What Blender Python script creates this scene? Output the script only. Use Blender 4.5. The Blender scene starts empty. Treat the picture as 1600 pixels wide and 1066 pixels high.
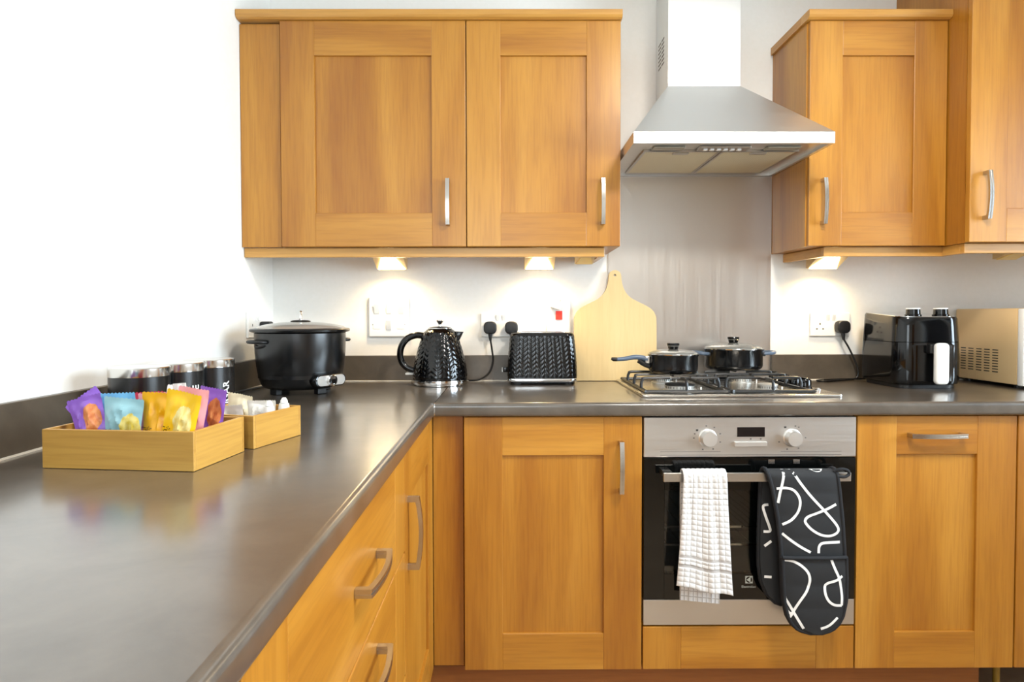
import bpy, bmesh, math, random
from mathutils import Vector, Matrix, noise

random.seed(7)
PI = math.pi
SC = bpy.context.scene
COL = SC.collection

# ------------------------------------------------------------------ camera
cam_d = bpy.data.cameras.new('camera')
cam = bpy.data.objects.new('camera', cam_d)
COL.objects.link(cam)
SC.camera = cam
F_PX, CX, CY = 984.39, 797.97, 516.73
cam_d.sensor_fit = 'HORIZONTAL'
cam_d.sensor_width = 36.0
cam_d.lens = F_PX * 36.0 / 1600.0
cam_d.shift_x = (800.0 - CX) / 1600.0
cam_d.shift_y = (CY - 533.0) / 1600.0
cam_d.clip_start = 0.02
pitch, yaw, roll = 0.0248, -0.0047, -0.0022
fh = Vector((-math.sin(yaw), math.cos(yaw), 0))
r0 = Vector((math.cos(yaw), math.sin(yaw), 0))
fw = fh * math.cos(pitch) - Vector((0, 0, 1)) * math.sin(pitch)
u0 = fh * math.sin(pitch) + Vector((0, 0, 1)) * math.cos(pitch)
rr = r0 * math.cos(roll) + u0 * math.sin(roll)
uu = -r0 * math.sin(roll) + u0 * math.cos(roll)
m = Matrix((rr, uu, -fw)).transposed().to_4x4()
m.translation = Vector((0.1244, -2.3321, 1.1525))
cam.matrix_world = m

# ------------------------------------------------------------------ world, daylight, exposure
SC.view_settings.view_transform = 'Standard'
SC.view_settings.look = 'None'
SC.view_settings.gamma = 1.0
SC.view_settings.use_curve_mapping = False
SC.view_settings.exposure = 0.62

w = bpy.data.worlds.new('sky')
SC.world = w
w.use_nodes = True
w.node_tree.nodes['Background'].inputs[0].default_value = (0.75, 0.87, 1.0, 1)
w.node_tree.nodes['Background'].inputs[1].default_value = 1.2

ROOM_L, ROOM_R, ROOM_REAR, ROOM_H = -0.742, 2.75, -4.1, 2.44


def area(name, loc, rot, sx, sy, power, col):
    d = bpy.data.lights.new(name, 'AREA')
    d.shape = 'RECTANGLE'
    d.size, d.size_y = sx, sy
    d.energy = power
    d.color = col
    o = bpy.data.objects.new(name, d)
    COL.objects.link(o)
    o.location = loc
    o.rotation_euler = rot
    return o


# daylight standing in the two glazed openings of the room
area('daylight_side_window', (ROOM_R + 0.16, -1.75, 1.53), (0, math.radians(90), 0), 1.15, 1.7, 104, (0.74, 0.87, 1.0))
area('daylight_rear_window', (-0.05, ROOM_REAR - 0.16, 1.62), (math.radians(90), 0, 0), 1.1, 1.1, 16, (0.92, 0.96, 1.0))


# ------------------------------------------------------------------ materials
def lin(c):
    out = []
    for v in c[:3]:
        v /= 255.0
        out.append(v / 12.92 if v <= 0.04045 else ((v + 0.055) / 1.055) ** 2.4)
    return (*out, 1.0)


def mat(name, rgb, rough=0.5, metal=0.0, coat=0.0, spec=0.5, emit=None, estr=0.0, sheen=0.0, trans=0.0):
    m = bpy.data.materials.new(name)
    m.use_nodes = True
    b = m.node_tree.nodes['Principled BSDF']
    b.inputs['Base Color'].default_value = lin(rgb)
    b.inputs['Roughness'].default_value = rough
    b.inputs['Metallic'].default_value = metal
    b.inputs['Coat Weight'].default_value = coat
    b.inputs['Coat Roughness'].default_value = 0.08
    b.inputs['Specular IOR Level'].default_value = spec
    b.inputs['Sheen Weight'].default_value = sheen
    b.inputs['Transmission Weight'].default_value = trans
    if emit:
        b.inputs['Emission Color'].default_value = lin(emit)
        b.inputs['Emission Strength'].default_value = estr
    return m


def N(m, t, **kw):
    n = m.node_tree.nodes.new(t)
    for k, v in kw.items():
        setattr(n, k, v)
    return n


def L(m, a, b):
    m.node_tree.links.new(a, b)


def bsdf(m):
    return m.node_tree.nodes['Principled BSDF']


def ramp(m, stops):
    r = N(m, 'ShaderNodeValToRGB')
    e = r.color_ramp.elements
    while len(e) < len(stops):
        e.new(0.5)
    for el, (p, c) in zip(e, stops):
        el.position = p
        el.color = lin(c)
    return r


def coords(m, scale, rand=7.0, kind='Object'):
    tc = N(m, 'ShaderNodeTexCoord')
    oi = N(m, 'ShaderNodeObjectInfo')
    mul = N(m, 'ShaderNodeMath', operation='MULTIPLY')
    mul.inputs[1].default_value = rand
    L(m, oi.outputs['Random'], mul.inputs[0])
    add = N(m, 'ShaderNodeVectorMath', operation='ADD')
    L(m, tc.outputs[kind], add.inputs[0])
    L(m, mul.outputs[0], add.inputs[1])
    mp = N(m, 'ShaderNodeMapping')
    mp.inputs['Scale'].default_value = scale
    L(m, add.outputs[0], mp.inputs[0])
    return mp.outputs[0]


def noise_n(m, vec, scale, detail=4, rough=0.55, dist=0.0):
    n = N(m, 'ShaderNodeTexNoise')
    n.inputs['Scale'].default_value = scale
    n.inputs['Detail'].default_value = detail
    n.inputs['Roughness'].default_value = rough
    n.inputs['Distortion'].default_value = dist
    L(m, vec, n.inputs['Vector'])
    return n.outputs['Fac']


def bump(m, h, strength, dist=0.001):
    b = N(m, 'ShaderNodeBump')
    b.inputs['Strength'].default_value = strength
    b.inputs['Distance'].default_value = dist
    L(m, h, b.inputs['Height'])
    L(m, b.outputs[0], bsdf(m).inputs['Normal'])


def wood(name, axis, cols, rough=0.36, coat=0.25, streak=0.34):
    m = mat(name, cols[1], rough, coat=coat)
    bsdf(m).inputs['Coat Roughness'].default_value = 0.25
    s1 = {'x': (0.8, 7, 7), 'y': (7, 0.8, 7), 'z': (7, 7, 0.8)}[axis]
    s2 = {'x': (7, 140, 140), 'y': (140, 7, 140), 'z': (140, 140, 7)}[axis]
    n1 = noise_n(m, coords(m, s1), 1.0, 3, 0.5, 0.6)
    n2 = noise_n(m, coords(m, s2), 1.0, 2, 0.6)
    r1 = ramp(m, [(0.30, cols[0]), (0.5, cols[1]), (0.72, cols[2])])
    L(m, n1, r1.inputs[0])
    r2 = ramp(m, [(0.36, (214, 200, 184)), (0.56, (255, 255, 255))])
    L(m, n2, r2.inputs[0])
    mx = N(m, 'ShaderNodeMix', data_type='RGBA', blend_type='MULTIPLY')
    mx.inputs['Factor'].default_value = streak
    L(m, r1.outputs[0], mx.inputs['A'])
    L(m, r2.outputs[0], mx.inputs['B'])
    L(m, mx.outputs['Result'], bsdf(m).inputs['Base Color'])
    bump(m, n2, 0.04, 0.0005)
    return m


ALDER = [(154, 95, 22), (174, 116, 33), (192, 136, 50)]
WOOD = {a: wood('alder_wood_' + a, a, ALDER) for a in 'xyz'}
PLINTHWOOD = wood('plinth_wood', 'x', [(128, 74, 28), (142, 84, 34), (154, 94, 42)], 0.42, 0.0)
BAMBOO = {}
for a in 'xyz':
    BAMBOO[a] = wood('bamboo_' + a, a, [(182, 134, 58), (194, 148, 68), (204, 160, 82)], 0.42, 0.0)
BOARD = wood('pale_plywood', 'z', [(212, 182, 128), (219, 190, 135), (225, 198, 144)], 0.5, 0.0, 0.1)
PALEWOOD = {a: wood('pale_edge_wood_' + a, a, [(188, 134, 60), (198, 146, 70), (206, 156, 82)]) for a in 'xy'}


def mottled(name, a, b, scale, rough, coat=0.0, bumpy=0.0):
    m = mat(name, a, rough, coat=coat)
    v = coords(m, (1, 1, 1), 0.0)
    n = noise_n(m, v, scale, 8, 0.62, 0.4)
    r = ramp(m, [(0.32, a), (0.68, b)])
    L(m, n, r.inputs[0])
    L(m, r.outputs[0], bsdf(m).inputs['Base Color'])
    if bumpy:
        bump(m, n, bumpy, 0.001)
    return m


SLATE = mottled('slate_laminate', (68, 61, 54), (92, 84, 75), 9.0, 0.28, 0.9)
bsdf(SLATE).inputs['Coat IOR'].default_value = 1.58
bsdf(SLATE).inputs['Coat Roughness'].default_value = 0.17
SLATE_UP = mottled('slate_laminate_upstand', (76, 68, 58), (96, 86, 74), 9.0, 0.34)
PAINT = mottled('cream_wall_paint', (240, 238, 232), (243, 241, 236), 60, 0.75, 0, 0.02)
CEILP = mat('ceiling_paint', (246, 246, 244), 0.8)
FLOORM = mottled('floor_vinyl', (150, 128, 104), (170, 148, 122), 5, 0.45)


def brushed(name, rgb, rough, axis='z'):
    m = mat(name, rgb, rough, 1.0)
    sc = {'x': (3, 260, 260), 'y': (260, 3, 260), 'z': (260, 260, 3)}[axis]
    n = noise_n(m, coords(m, sc), 1.0, 2, 0.5)
    mr = N(m, 'ShaderNodeMapRange')
    mr.inputs['To Min'].default_value = rough - 0.07
    mr.inputs['To Max'].default_value = rough + 0.09
    L(m, n, mr.inputs['Value'])
    L(m, mr.outputs[0], bsdf(m).inputs['Roughness'])
    bump(m, n, 0.05, 0.0004)
    return m


STEEL_Z = brushed('brushed_steel_vertical', (206, 200, 193), 0.33, 'z')
STEEL_X = brushed('brushed_steel_horizontal', (196, 194, 190), 0.30, 'x')
STEEL_H = brushed('hood_steel', (226, 227, 226), 0.36, 'x')
HOBSTEEL = brushed('hob_steel', (205, 200, 192), 0.24, 'x')
LIDSTEEL = mat('polished_lid_steel', (214, 212, 208), 0.16, 1.0)
PANELSTEEL = brushed('oven_panel_steel', (206, 203, 199), 0.38, 'x')
CHROME = mat('chrome', (222, 222, 222), 0.08, 1.0)
NICKEL = mat('satin_nickel', (196, 192, 186), 0.24, 1.0)
DARKSTEEL = mat('dark_slot', (40, 38, 36), 0.5)
BLACKGLOSS = mat('black_gloss_enamel', (6, 6, 7), 0.09, spec=0.45)
BLACKSATIN = mat('black_satin', (6, 7, 9), 0.25, spec=0.65)
BLACKMATT = mat('black_plastic', (18, 18, 19), 0.45)
IRON = mat('cast_iron_enamel', (26, 26, 27), 0.35)
NONSTICK = mat('black_pan_enamel', (10, 11, 13), 0.18)
PANHANDLE = mat('slate_blue_grip', (86, 102, 122), 0.32)
WHITEPL = mat('white_plastic', (240, 239, 235), 0.3)
WHITEPL2 = mat('white_rocker_plastic', (232, 231, 228), 0.28)
REDPL = mat('red_rocker', (226, 42, 18), 0.3)
CAULK = mat('white_sealant', (226, 220, 206), 0.4)
BURNER = mat('aluminium_burner', (205, 203, 198), 0.4, 0.8)
WARMREFL = mat('warm_reflection_metal', (220, 190, 142), 0.32, 0.2)  # tan of reflected wood and warm light put into the casing colour
CABLE = mat('black_cable', (15, 15, 15), 0.4)
CREAMPL = mat('cream_lamp_housing', (216, 190, 140), 0.4)
LENS = mat('lit_lamp_lens', (255, 244, 214), 0.3, emit=(255, 226, 170), estr=14.0)
LENS_OFF = mat('unlit_lamp_lens', (232, 200, 120), 0.3)
DISPLAY = mat('dark_display', (22, 22, 24), 0.1)
GREYPRINT = mat('grey_print', (92, 88, 84), 0.5)
LOGOPRINT = mat('silver_print', (172, 176, 170), 0.4)
OVENBLACK = mat('oven_black_glass', (6, 7, 7), 0.06)
CAVITY = mat('oven_cavity_enamel', (96, 102, 104), 0.4)
KNOBMAT = mat('silver_knob', (214, 212, 208), 0.28, 0.7)
WHITEPRINT = mat('white_print', (232, 232, 230), 0.8)
MITT = mat('charcoal_quilted_cotton', (27, 29, 32), 0.8)
MITTEDGE = mat('navy_binding', (16, 19, 25), 0.8)
SACHET = mat('white_paper_sachet', (240, 238, 232), 0.6)
CREAMSACHET = mat('cream_paper_sachet', (240, 230, 200), 0.6)
FILTER = None


def mesh_filter():
    m = mat('grease_filter_mesh', (220, 210, 180), 0.45, 0.35)
    v = coords(m, (1, 1, 1), 0.0)
    mp = N(m, 'ShaderNodeTexChecker')
    mp.inputs['Scale'].default_value = 260
    L(m, v, mp.inputs['Vector'])
    r = ramp(m, [(0.0, (206, 198, 170)), (1.0, (232, 224, 196))])
    L(m, mp.outputs['Fac'], r.inputs[0])
    L(m, r.outputs[0], bsdf(m).inputs['Base Color'])
    return m


FILTER = mesh_filter()


def pane_mat(name, tint, gloss):
    m = bpy.data.materials.new(name)
    m.use_nodes = True
    nt = m.node_tree
    nt.nodes.clear()
    o = N(m, 'ShaderNodeOutputMaterial')
    t = N(m, 'ShaderNodeBsdfTransparent')
    t.inputs[0].default_value = tint
    g = N(m, 'ShaderNodeBsdfGlossy')
    g.inputs['Roughness'].default_value = 0.03
    mx = N(m, 'ShaderNodeMixShader')
    fr = N(m, 'ShaderNodeFresnel')
    fr.inputs[0].default_value = gloss
    L(m, fr.outputs[0], mx.inputs[0])
    L(m, t.outputs[0], mx.inputs[1])
    L(m, g.outputs[0], mx.inputs[2])
    L(m, mx.outputs[0], o.inputs[0])
    return m


PANE = pane_mat('clear_pane', (0.96, 0.98, 0.98, 1), 1.45)
OVENPANE = pane_mat('tinted_oven_pane', (0.78, 0.80, 0.80, 1), 1.5)
LIDGLASS = mat('smoky_lid_glass', (188, 186, 180), 0.16, 0.55)
PANLID = mat('grey_lid_glass', (128, 128, 124), 0.12, 0.3)
LAMPGLASS = mat('frosted_lamp_cover', (150, 146, 132), 0.3)


def towel_mat():
    m = mat('white_terry_check', (244, 243, 242), 0.9, sheen=0.3)
    uv = N(m, 'ShaderNodeUVMap')
    uv.uv_map = 'UVMap'
    sep = N(m, 'ShaderNodeSeparateXYZ')
    L(m, uv.outputs[0], sep.inputs[0])
    outs = []
    for i in (0, 1):
        fr = N(m, 'ShaderNodeMath', operation='FRACT')
        L(m, sep.outputs[i], fr.inputs[0])
        a = N(m, 'ShaderNodeMath', operation='SUBTRACT')
        L(m, fr.outputs[0], a.inputs[0])
        a.inputs[1].default_value = 0.5
        b = N(m, 'ShaderNodeMath', operation='ABSOLUTE')
        L(m, a.outputs[0], b.inputs[0])
        c = N(m, 'ShaderNodeMath', operation='GREATER_THAN')
        L(m, b.outputs[0], c.inputs[0])
        c.inputs[1].default_value = 0.44
        outs.append(c.outputs[0])
    mxm = N(m, 'ShaderNodeMath', operation='MAXIMUM')
    L(m, outs[0], mxm.inputs[0])
    L(m, outs[1], mxm.inputs[1])
    r = ramp(m, [(0.0, (216, 215, 214)), (1.0, (176, 172, 169))])
    L(m, mxm.outputs[0], r.inputs[0])
    L(m, r.outputs[0], bsdf(m).inputs['Base Color'])
    return m


TOWEL = towel_mat()


def bag_mat(name, base, spot, spot2, cx, cy, rad, dark):
    """foil snack pack: base colour with a printed round biscuit and a dark block of small print"""
    m = mat(name, base, 0.34)
    uv = N(m, 'ShaderNodeUVMap')
    uv.uv_map = 'UVMap'
    sub = N(m, 'ShaderNodeVectorMath', operation='DISTANCE')
    L(m, uv.outputs[0], sub.inputs[0])
    sub.inputs[1].default_value = (cx, cy, 0)
    nz = noise_n(m, uv.outputs[0], 9.0, 3)
    ad = N(m, 'ShaderNodeMath', operation='MULTIPLY_ADD')
    L(m, nz, ad.inputs[0])
    ad.inputs[1].default_value = 0.09
    L(m, sub.outputs['Value'], ad.inputs[2])
    lt = N(m, 'ShaderNodeMath', operation='LESS_THAN')
    L(m, ad.outputs[0], lt.inputs[0])
    lt.inputs[1].default_value = rad + 0.045
    sp = ramp(m, [(0.35, spot), (0.62, spot2)])
    L(m, nz, sp.inputs[0])
    mx = N(m, 'ShaderNodeMix', data_type='RGBA')
    L(m, lt.outputs[0], mx.inputs['Factor'])
    mx.inputs['A'].default_value = lin(base)
    L(m, sp.outputs[0], mx.inputs['B'])
    # small print, bottom left
    br = N(m, 'ShaderNodeTexBrick')
    br.inputs['Scale'].default_value = 14
    br.inputs['Mortar Size'].default_value = 0.03
    br.inputs['Color1'].default_value = (0, 0, 0, 1)
    br.inputs['Color2'].default_value = (1, 1, 1, 1)
    br.inputs['Mortar'].default_value = (1, 1, 1, 1)
    L(m, uv.outputs[0], br.inputs['Vector'])
    sep = N(m, 'ShaderNodeSeparateXYZ')
    L(m, uv.outputs[0], sep.inputs[0])
    c1 = N(m, 'ShaderNodeMath', operation='LESS_THAN')
    L(m, sep.outputs[0], c1.inputs[0])
    c1.inputs[1].default_value = 0.30
    c2 = N(m, 'ShaderNodeMath', operation='LESS_THAN')
    L(m, sep.outputs[1], c2.inputs[0])
    c2.inputs[1].default_value = 0.5
    c3 = N(m, 'ShaderNodeMath', operation='LESS_THAN')
    L(m, br.outputs['Color'], c3.inputs[0])
    c3.inputs[1].default_value = 0.5
    k = N(m, 'ShaderNodeMath', operation='MULTIPLY')
    L(m, c1.outputs[0], k.inputs[0])
    L(m, c2.outputs[0], k.inputs[1])
    k2 = N(m, 'ShaderNodeMath', operation='MULTIPLY')
    L(m, k.outputs[0], k2.inputs[0])
    L(m, c3.outputs[0], k2.inputs[1])
    mx2 = N(m, 'ShaderNodeMix', data_type='RGBA')
    L(m, k2.outputs[0], mx2.inputs['Factor'])
    L(m, mx.outputs['Result'], mx2.inputs['A'])
    mx2.inputs['B'].default_value = lin(dark)
    L(m, mx2.outputs['Result'], bsdf(m).inputs['Base Color'])
    return m


# ------------------------------------------------------------------ mesh helpers
def box(x0, x1, y0, y1, z0, z1, bev=0.0, seg=2, bm=None):
    own = bm is None
    b = bmesh.new()
    xs, ys, zs = sorted((x0, x1)), sorted((y0, y1)), sorted((z0, z1))
    v = [b.verts.new((x, y, z)) for x in xs for y in ys for z in zs]
    for f in ((0, 1, 3, 2), (4, 6, 7, 5), (0, 4, 5, 1), (2, 3, 7, 6), (0, 2, 6, 4), (1, 5, 7, 3)):
        b.faces.new([v[i] for i in f])
    if bev > 0:
        bmesh.ops.bevel(b, geom=b.edges[:], offset=bev, segments=seg, affect='EDGES', profile=0.5)
    bmesh.ops.recalc_face_normals(b, faces=b.faces[:])
    if own:
        return b
    merge(bm, b)
    return bm


def merge(dst, src):
    me = bpy.data.meshes.new('tmp')
    src.to_mesh(me)
    src.free()
    dst.from_mesh(me)
    bpy.data.meshes.remove(me)
    return dst


def union(*bms):
    d = bms[0]
    for s in bms[1:]:
        merge(d, s)
    return d


def prism(poly, axis, a0, a1, bev=0.0, seg=2):
    """extrude a 2D polygon along axis: 'x' -> poly is (y,z), 'y' -> (x,z), 'z' -> (x,y)"""
    b = bmesh.new()

    def P(p, a):
        return {'x': (a, p[0], p[1]), 'y': (p[0], a, p[1]), 'z': (p[0], p[1], a)}[axis]
    v0 = [b.verts.new(P(p, a0)) for p in poly]
    v1 = [b.verts.new(P(p, a1)) for p in poly]
    n = len(poly)
    b.faces.new(v0)
    b.faces.new(v1[::-1])
    for i in range(n):
        b.faces.new((v0[i], v1[i], v1[(i + 1) % n], v0[(i + 1) % n]))
    bmesh.ops.recalc_face_normals(b, faces=b.faces[:])
    if bev:
        ed = [e for e in b.edges if (e.verts[0] in v0) == (e.verts[1] in v0)]
        bmesh.ops.bevel(b, geom=ed, offset=bev, segments=seg, affect='EDGES', profile=0.5)
    return b


def lathe(prof, n=48, c=(0, 0, 0)):
    b = bmesh.new()
    rings = []
    for r, z in prof:
        if r < 1e-6:
            rings.append([b.verts.new((c[0], c[1], c[2] + z))])
        else:
            rings.append([b.verts.new((c[0] + r * math.cos(2 * PI * i / n), c[1] + r * math.sin(2 * PI * i / n), c[2] + z)) for i in range(n)])
    for a, d in zip(rings, rings[1:]):
        for i in range(n):
            j = (i + 1) % n
            if len(a) == 1 and len(d) == 1:
                continue
            if len(a) == 1:
                b.faces.new((a[0], d[i], d[j]))
            elif len(d) == 1:
                b.faces.new((a[i], d[0], a[j]))
            else:
                b.faces.new((a[i], d[i], d[j], a[j]))
    if len(rings[0]) > 1:
        b.faces.new(rings[0])
    if len(rings[-1]) > 1:
        b.faces.new(rings[-1][::-1])
    bmesh.ops.recalc_face_normals(b, faces=b.faces[:])
    return b


def smooth_path(pts, n=6, closed=False):
    P = [Vector(p) for p in pts]
    out = []
    k = len(P)
    rng = range(k if closed else k - 1)
    for i in rng:
        p0 = P[(i - 1) % k] if closed or i > 0 else P[0]
        p1, p2 = P[i], P[(i + 1) % k]
        p3 = P[(i + 2) % k] if closed or i + 2 < k else P[-1]
        for s in range(n):
            t = s / n
            out.append(0.5 * ((2 * p1) + (p2 - p0) * t + (2 * p0 - 5 * p1 + 4 * p2 - p3) * t * t + (3 * p1 - p0 - 3 * p2 + p3) * t ** 3))
    if not closed:
        out.append(P[-1])
    return out


def tube(path, rad, n=10, closed=False, flat=1.0):
    path = [Vector(p) for p in path]
    k = len(path)
    b = bmesh.new()
    rings = []
    up = Vector((0, 0, 1))
    for i, p in enumerate(path):
        if closed:
            t = path[(i + 1) % k] - path[i - 1]
        else:
            t = path[min(i + 1, k - 1)] - path[max(i - 1, 0)]
        t.normalize()
        if i == 0:
            up = Vector((0, 0, 1)) if abs(t.z) < 0.9 else Vector((0, 1, 0))
        a = t.cross(up)
        a.normalize()
        up = a.cross(t)
        up.normalize()
        r = rad[i] if isinstance(rad, (list, tuple)) else rad
        rings.append([b.verts.new(p + a * (r * math.cos(2 * PI * j / n)) + up * (r * flat * math.sin(2 * PI * j / n))) for j in range(n)])
    for i in range(k if closed else k - 1):
        A, B = rings[i], rings[(i + 1) % k]
        for j in range(n):
            b.faces.new((A[j], A[(j + 1) % n], B[(j + 1) % n], B[j]))
    if not closed:
        b.faces.new(rings[0])
        b.faces.new(rings[-1][::-1])
    bmesh.ops.recalc_face_normals(b, faces=b.faces[:])
    return b


def rounded(x0, x1, y0, y1, r, n=5):
    out = []
    for cx, cy, a in ((x1 - r, y1 - r, 0), (x0 + r, y1 - r, 90), (x0 + r, y0 + r, 180), (x1 - r, y0 + r, 270)):
        for i in range(n + 1):
            t = math.radians(a + 90 * i / n)
            out.append((cx + r * math.cos(t), cy + r * math.sin(t)))
    return out


def xf(b, mtx):
    bmesh.ops.transform(b, matrix=mtx, verts=b.verts[:])
    return b


def T(x, y, z):
    return Matrix.Translation((x, y, z))


def R(a, ax):
    return Matrix.Rotation(a, 4, ax)


def text_bm(s, size, extrude=0.0004, bold=0.0):
    c = bpy.data.curves.new('t', 'FONT')
    c.body = s
    c.size = size
    c.extrude = extrude
    c.offset = bold
    c.align_x = 'CENTER'
    c.align_y = 'CENTER'
    o = bpy.data.objects.new('t', c)
    COL.objects.link(o)
    bpy.context.view_layer.update()
    dg = bpy.context.evaluated_depsgraph_get()
    me = bpy.data.meshes.new_from_object(o.evaluated_get(dg))
    b = bmesh.new()
    b.from_mesh(me)
    bpy.data.objects.remove(o)
    bpy.data.meshes.remove(me)
    bpy.data.curves.remove(c)
    return b


def obj(name, b, material, parent=None, smooth=None):
    me = bpy.data.meshes.new(name)
    b.to_mesh(me)
    b.free()
    me.materials.append(material)
    if smooth:
        me.polygons.foreach_set('use_smooth', [True] * len(me.polygons))
        me.set_sharp_from_angle(angle=math.radians(smooth if smooth is not True else 35))
    o = bpy.data.objects.new(name, me)
    COL.objects.link(o)
    o.parent = parent
    return o


class Thing:
    def __init__(s, name, label, cat, loc=(0, 0, 0), rotz=0.0, group=None, local=False):
        s.o = bpy.data.objects.new(name, None)
        s.o.empty_display_size = 0.05
        COL.objects.link(s.o)
        s.m = T(*loc) @ R(rotz, 'Z')
        s.o.matrix_world = s.m
        s.inv = s.m.inverted()
        s.local = local
        s.o['label'] = label
        s.o['category'] = cat
        if group:
            s.o['group'] = group

    def add(s, name, b, material, parent=None, smooth=None, label=None):
        if not s.local:
            xf(b, s.inv)
        o = obj(name, b, material, parent or s.o, smooth)
        if label:
            o['label'] = label
        return o


def single(name, b, material, label, cat, group=None, smooth=None):
    o = obj(name, b, material, None, smooth)
    o['label'] = label
    o['category'] = cat
    if group:
        o['group'] = group
    return o


def struct(name, b, material, label=None, smooth=None):
    o = obj(name, b, material, None, smooth)
    o['kind'] = 'structure'
    if label:
        o['label'] = label
    return o


# ------------------------------------------------------------------ room shell
WALLT = 0.12
struct('floor', box(ROOM_L - 0.1, ROOM_R + 0.1, ROOM_REAR - 0.1, 0.1, -0.1, 0.0), FLOORM, 'beige vinyl kitchen floor')
struct('ceiling', box(ROOM_L - 0.1, ROOM_R + 0.1, ROOM_REAR - 0.1, 0.1, ROOM_H, ROOM_H + 0.1), CEILP, 'white painted kitchen ceiling')
struct('wall_back', box(ROOM_L - WALLT, ROOM_R + WALLT, 0.0, WALLT, 0, ROOM_H), PAINT, 'cream painted wall behind the hob and wall cabinets')
struct('wall_left', box(ROOM_L - WALLT, ROOM_L, ROOM_REAR, 0.0, 0, ROOM_H), PAINT, 'bright white painted wall beside the snack box worktop')
# right wall with window opening
WY0, WY1, WZ0, WZ1 = -2.6, -0.9, 0.95, 2.1
b = box(ROOM_R, ROOM_R + WALLT, ROOM_REAR, WY0, 0, ROOM_H)
box(ROOM_R, ROOM_R + WALLT, WY1, 0.0, 0, ROOM_H, bm=b)
box(ROOM_R, ROOM_R + WALLT, WY0, WY1, 0, WZ0, bm=b)
box(ROOM_R, ROOM_R + WALLT, WY0, WY1, WZ1, ROOM_H, bm=b)
struct('wall_right', b, PAINT, 'cream wall with the kitchen window')
DX0, DX1, DZ0, DZ1 = -0.6, 0.5, 1.05, 2.2
b = box(ROOM_L - WALLT, DX0, ROOM_REAR - WALLT, ROOM_REAR, 0, ROOM_H)
box(DX1, ROOM_R + WALLT, ROOM_REAR - WALLT, ROOM_REAR, 0, ROOM_H, bm=b)
box(DX0, DX1, ROOM_REAR - WALLT, ROOM_REAR, DZ1, ROOM_H, bm=b)
box(DX0, DX1, ROOM_REAR - WALLT, ROOM_REAR, 0, DZ0, bm=b)
struct('wall_rear', b, PAINT, 'cream wall with a second window')

w1 = bpy.data.objects.new('window_1', None)
COL.objects.link(w1)
w1['kind'] = 'structure'
w1['label'] = 'white framed kitchen window in the side wall'
fx0, fx1 = ROOM_R + 0.03, ROOM_R + 0.09
for a in ((WY0, WY0 + 0.06, WZ0, WZ1), (WY1 - 0.06, WY1, WZ0, WZ1), (-1.78, -1.72, WZ0, WZ1)):
    obj('window_frame', box(fx0, fx1, a[0], a[1], a[2], a[3], 0.006), WHITEPL, w1)
for a in ((WZ0, WZ0 + 0.06), (WZ1 - 0.06, WZ1)):
    obj('window_frame', box(fx0, fx1, WY0 + 0.06, WY1 - 0.06, a[0], a[1], 0.006), WHITEPL, w1)
obj('pane', box(fx0 + 0.025, fx0 + 0.03, WY0 + 0.06, -1.78, WZ0 + 0.06, WZ1 - 0.06), PANE, w1)
obj('pane', box(fx0 + 0.025, fx0 + 0.03, -1.72, WY1 - 0.06, WZ0 + 0.06, WZ1 - 0.06), PANE, w1)
w2 = bpy.data.objects.new('window_2', None)
COL.objects.link(w2)
w2['kind'] = 'structure'
w2['label'] = 'white framed window in the rear wall'
ry0, ry1 = ROOM_REAR - 0.09, ROOM_REAR - 0.03
for x0, x1 in ((DX0, DX0 + 0.06), (-0.08, -0.02), (DX1 - 0.06, DX1)):
    obj('window_frame', box(x0, x1, ry0, ry1, DZ0, DZ1, 0.006), WHITEPL, w2)
for x0, x1 in ((DX0 + 0.06, -0.08), (-0.02, DX1 - 0.06)):
    obj('window_frame', box(x0, x1, ry0, ry1, DZ0, DZ0 + 0.06, 0.006), WHITEPL, w2)
    obj('window_frame', box(x0, x1, ry0, ry1, DZ1 - 0.06, DZ1, 0.006), WHITEPL, w2)
    obj('pane', box(x0, x1, ROOM_REAR - 0.062, ROOM_REAR - 0.057, DZ0 + 0.06, DZ1 - 0.06), PANE, w2)

d1 = bpy.data.objects.new('reflection_door', None)  # unseen wooden door, added to give the splashback an orange reflection
COL.objects.link(d1)
d1['kind'] = 'structure'
d1['label'] = 'added wooden door on the unseen rear wall, for a warm splashback reflection'
for x0, x1, z0, z1 in ((1.80, 1.90, 0.0, 2.02), (2.50, 2.60, 0.0, 2.02), (1.90, 2.50, 0.0, 0.22), (1.90, 2.50, 0.95, 1.07), (1.90, 2.50, 1.9, 2.02)):
    obj('door_frame', box(x0, x1, ROOM_REAR + 0.001, ROOM_REAR + 0.04, z0, z1, 0.002), WOOD['z'], d1)
for z0, z1 in ((0.22, 0.95), (1.07, 1.9)):
    obj('door_panel', box(1.90, 2.50, ROOM_REAR + 0.001, ROOM_REAR + 0.028, z0, z1), WOOD['z'], d1)

# round ceiling light in the middle of the kitchen
t = Thing('ceiling_light', 'round white flush ceiling light in the middle of the kitchen', 'ceiling light', (0.95, -1.55, ROOM_H))
t.add('base_plate', lathe([(0, -0.0005), (0.20, -0.0005), (0.205, -0.01), (0.205, -0.035), (0.195, -0.04), (0, -0.04)], 48, (0.95, -1.55, ROOM_H)), WHITEPL, smooth=35)
t.add('diffuser', lathe([(0.193, -0.0402), (0.185, -0.058), (0.15, -0.072), (0.08, -0.079), (0, -0.081)], 48, (0.95, -1.55, ROOM_H)),
      mat('opal_diffuser', (250, 248, 240), 0.4, emit=(255, 240, 214), estr=3.0), smooth=40)
d = bpy.data.lights.new('ceiling_glow', 'AREA')
d.shape = 'DISK'
d.size = 0.36
d.energy = 24
d.color = (1.0, 0.95, 0.87)
o = bpy.data.objects.new('ceiling_glow', d)
COL.objects.link(o)
o.parent = t.o
o.location = (0, 0, -0.085)

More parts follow.
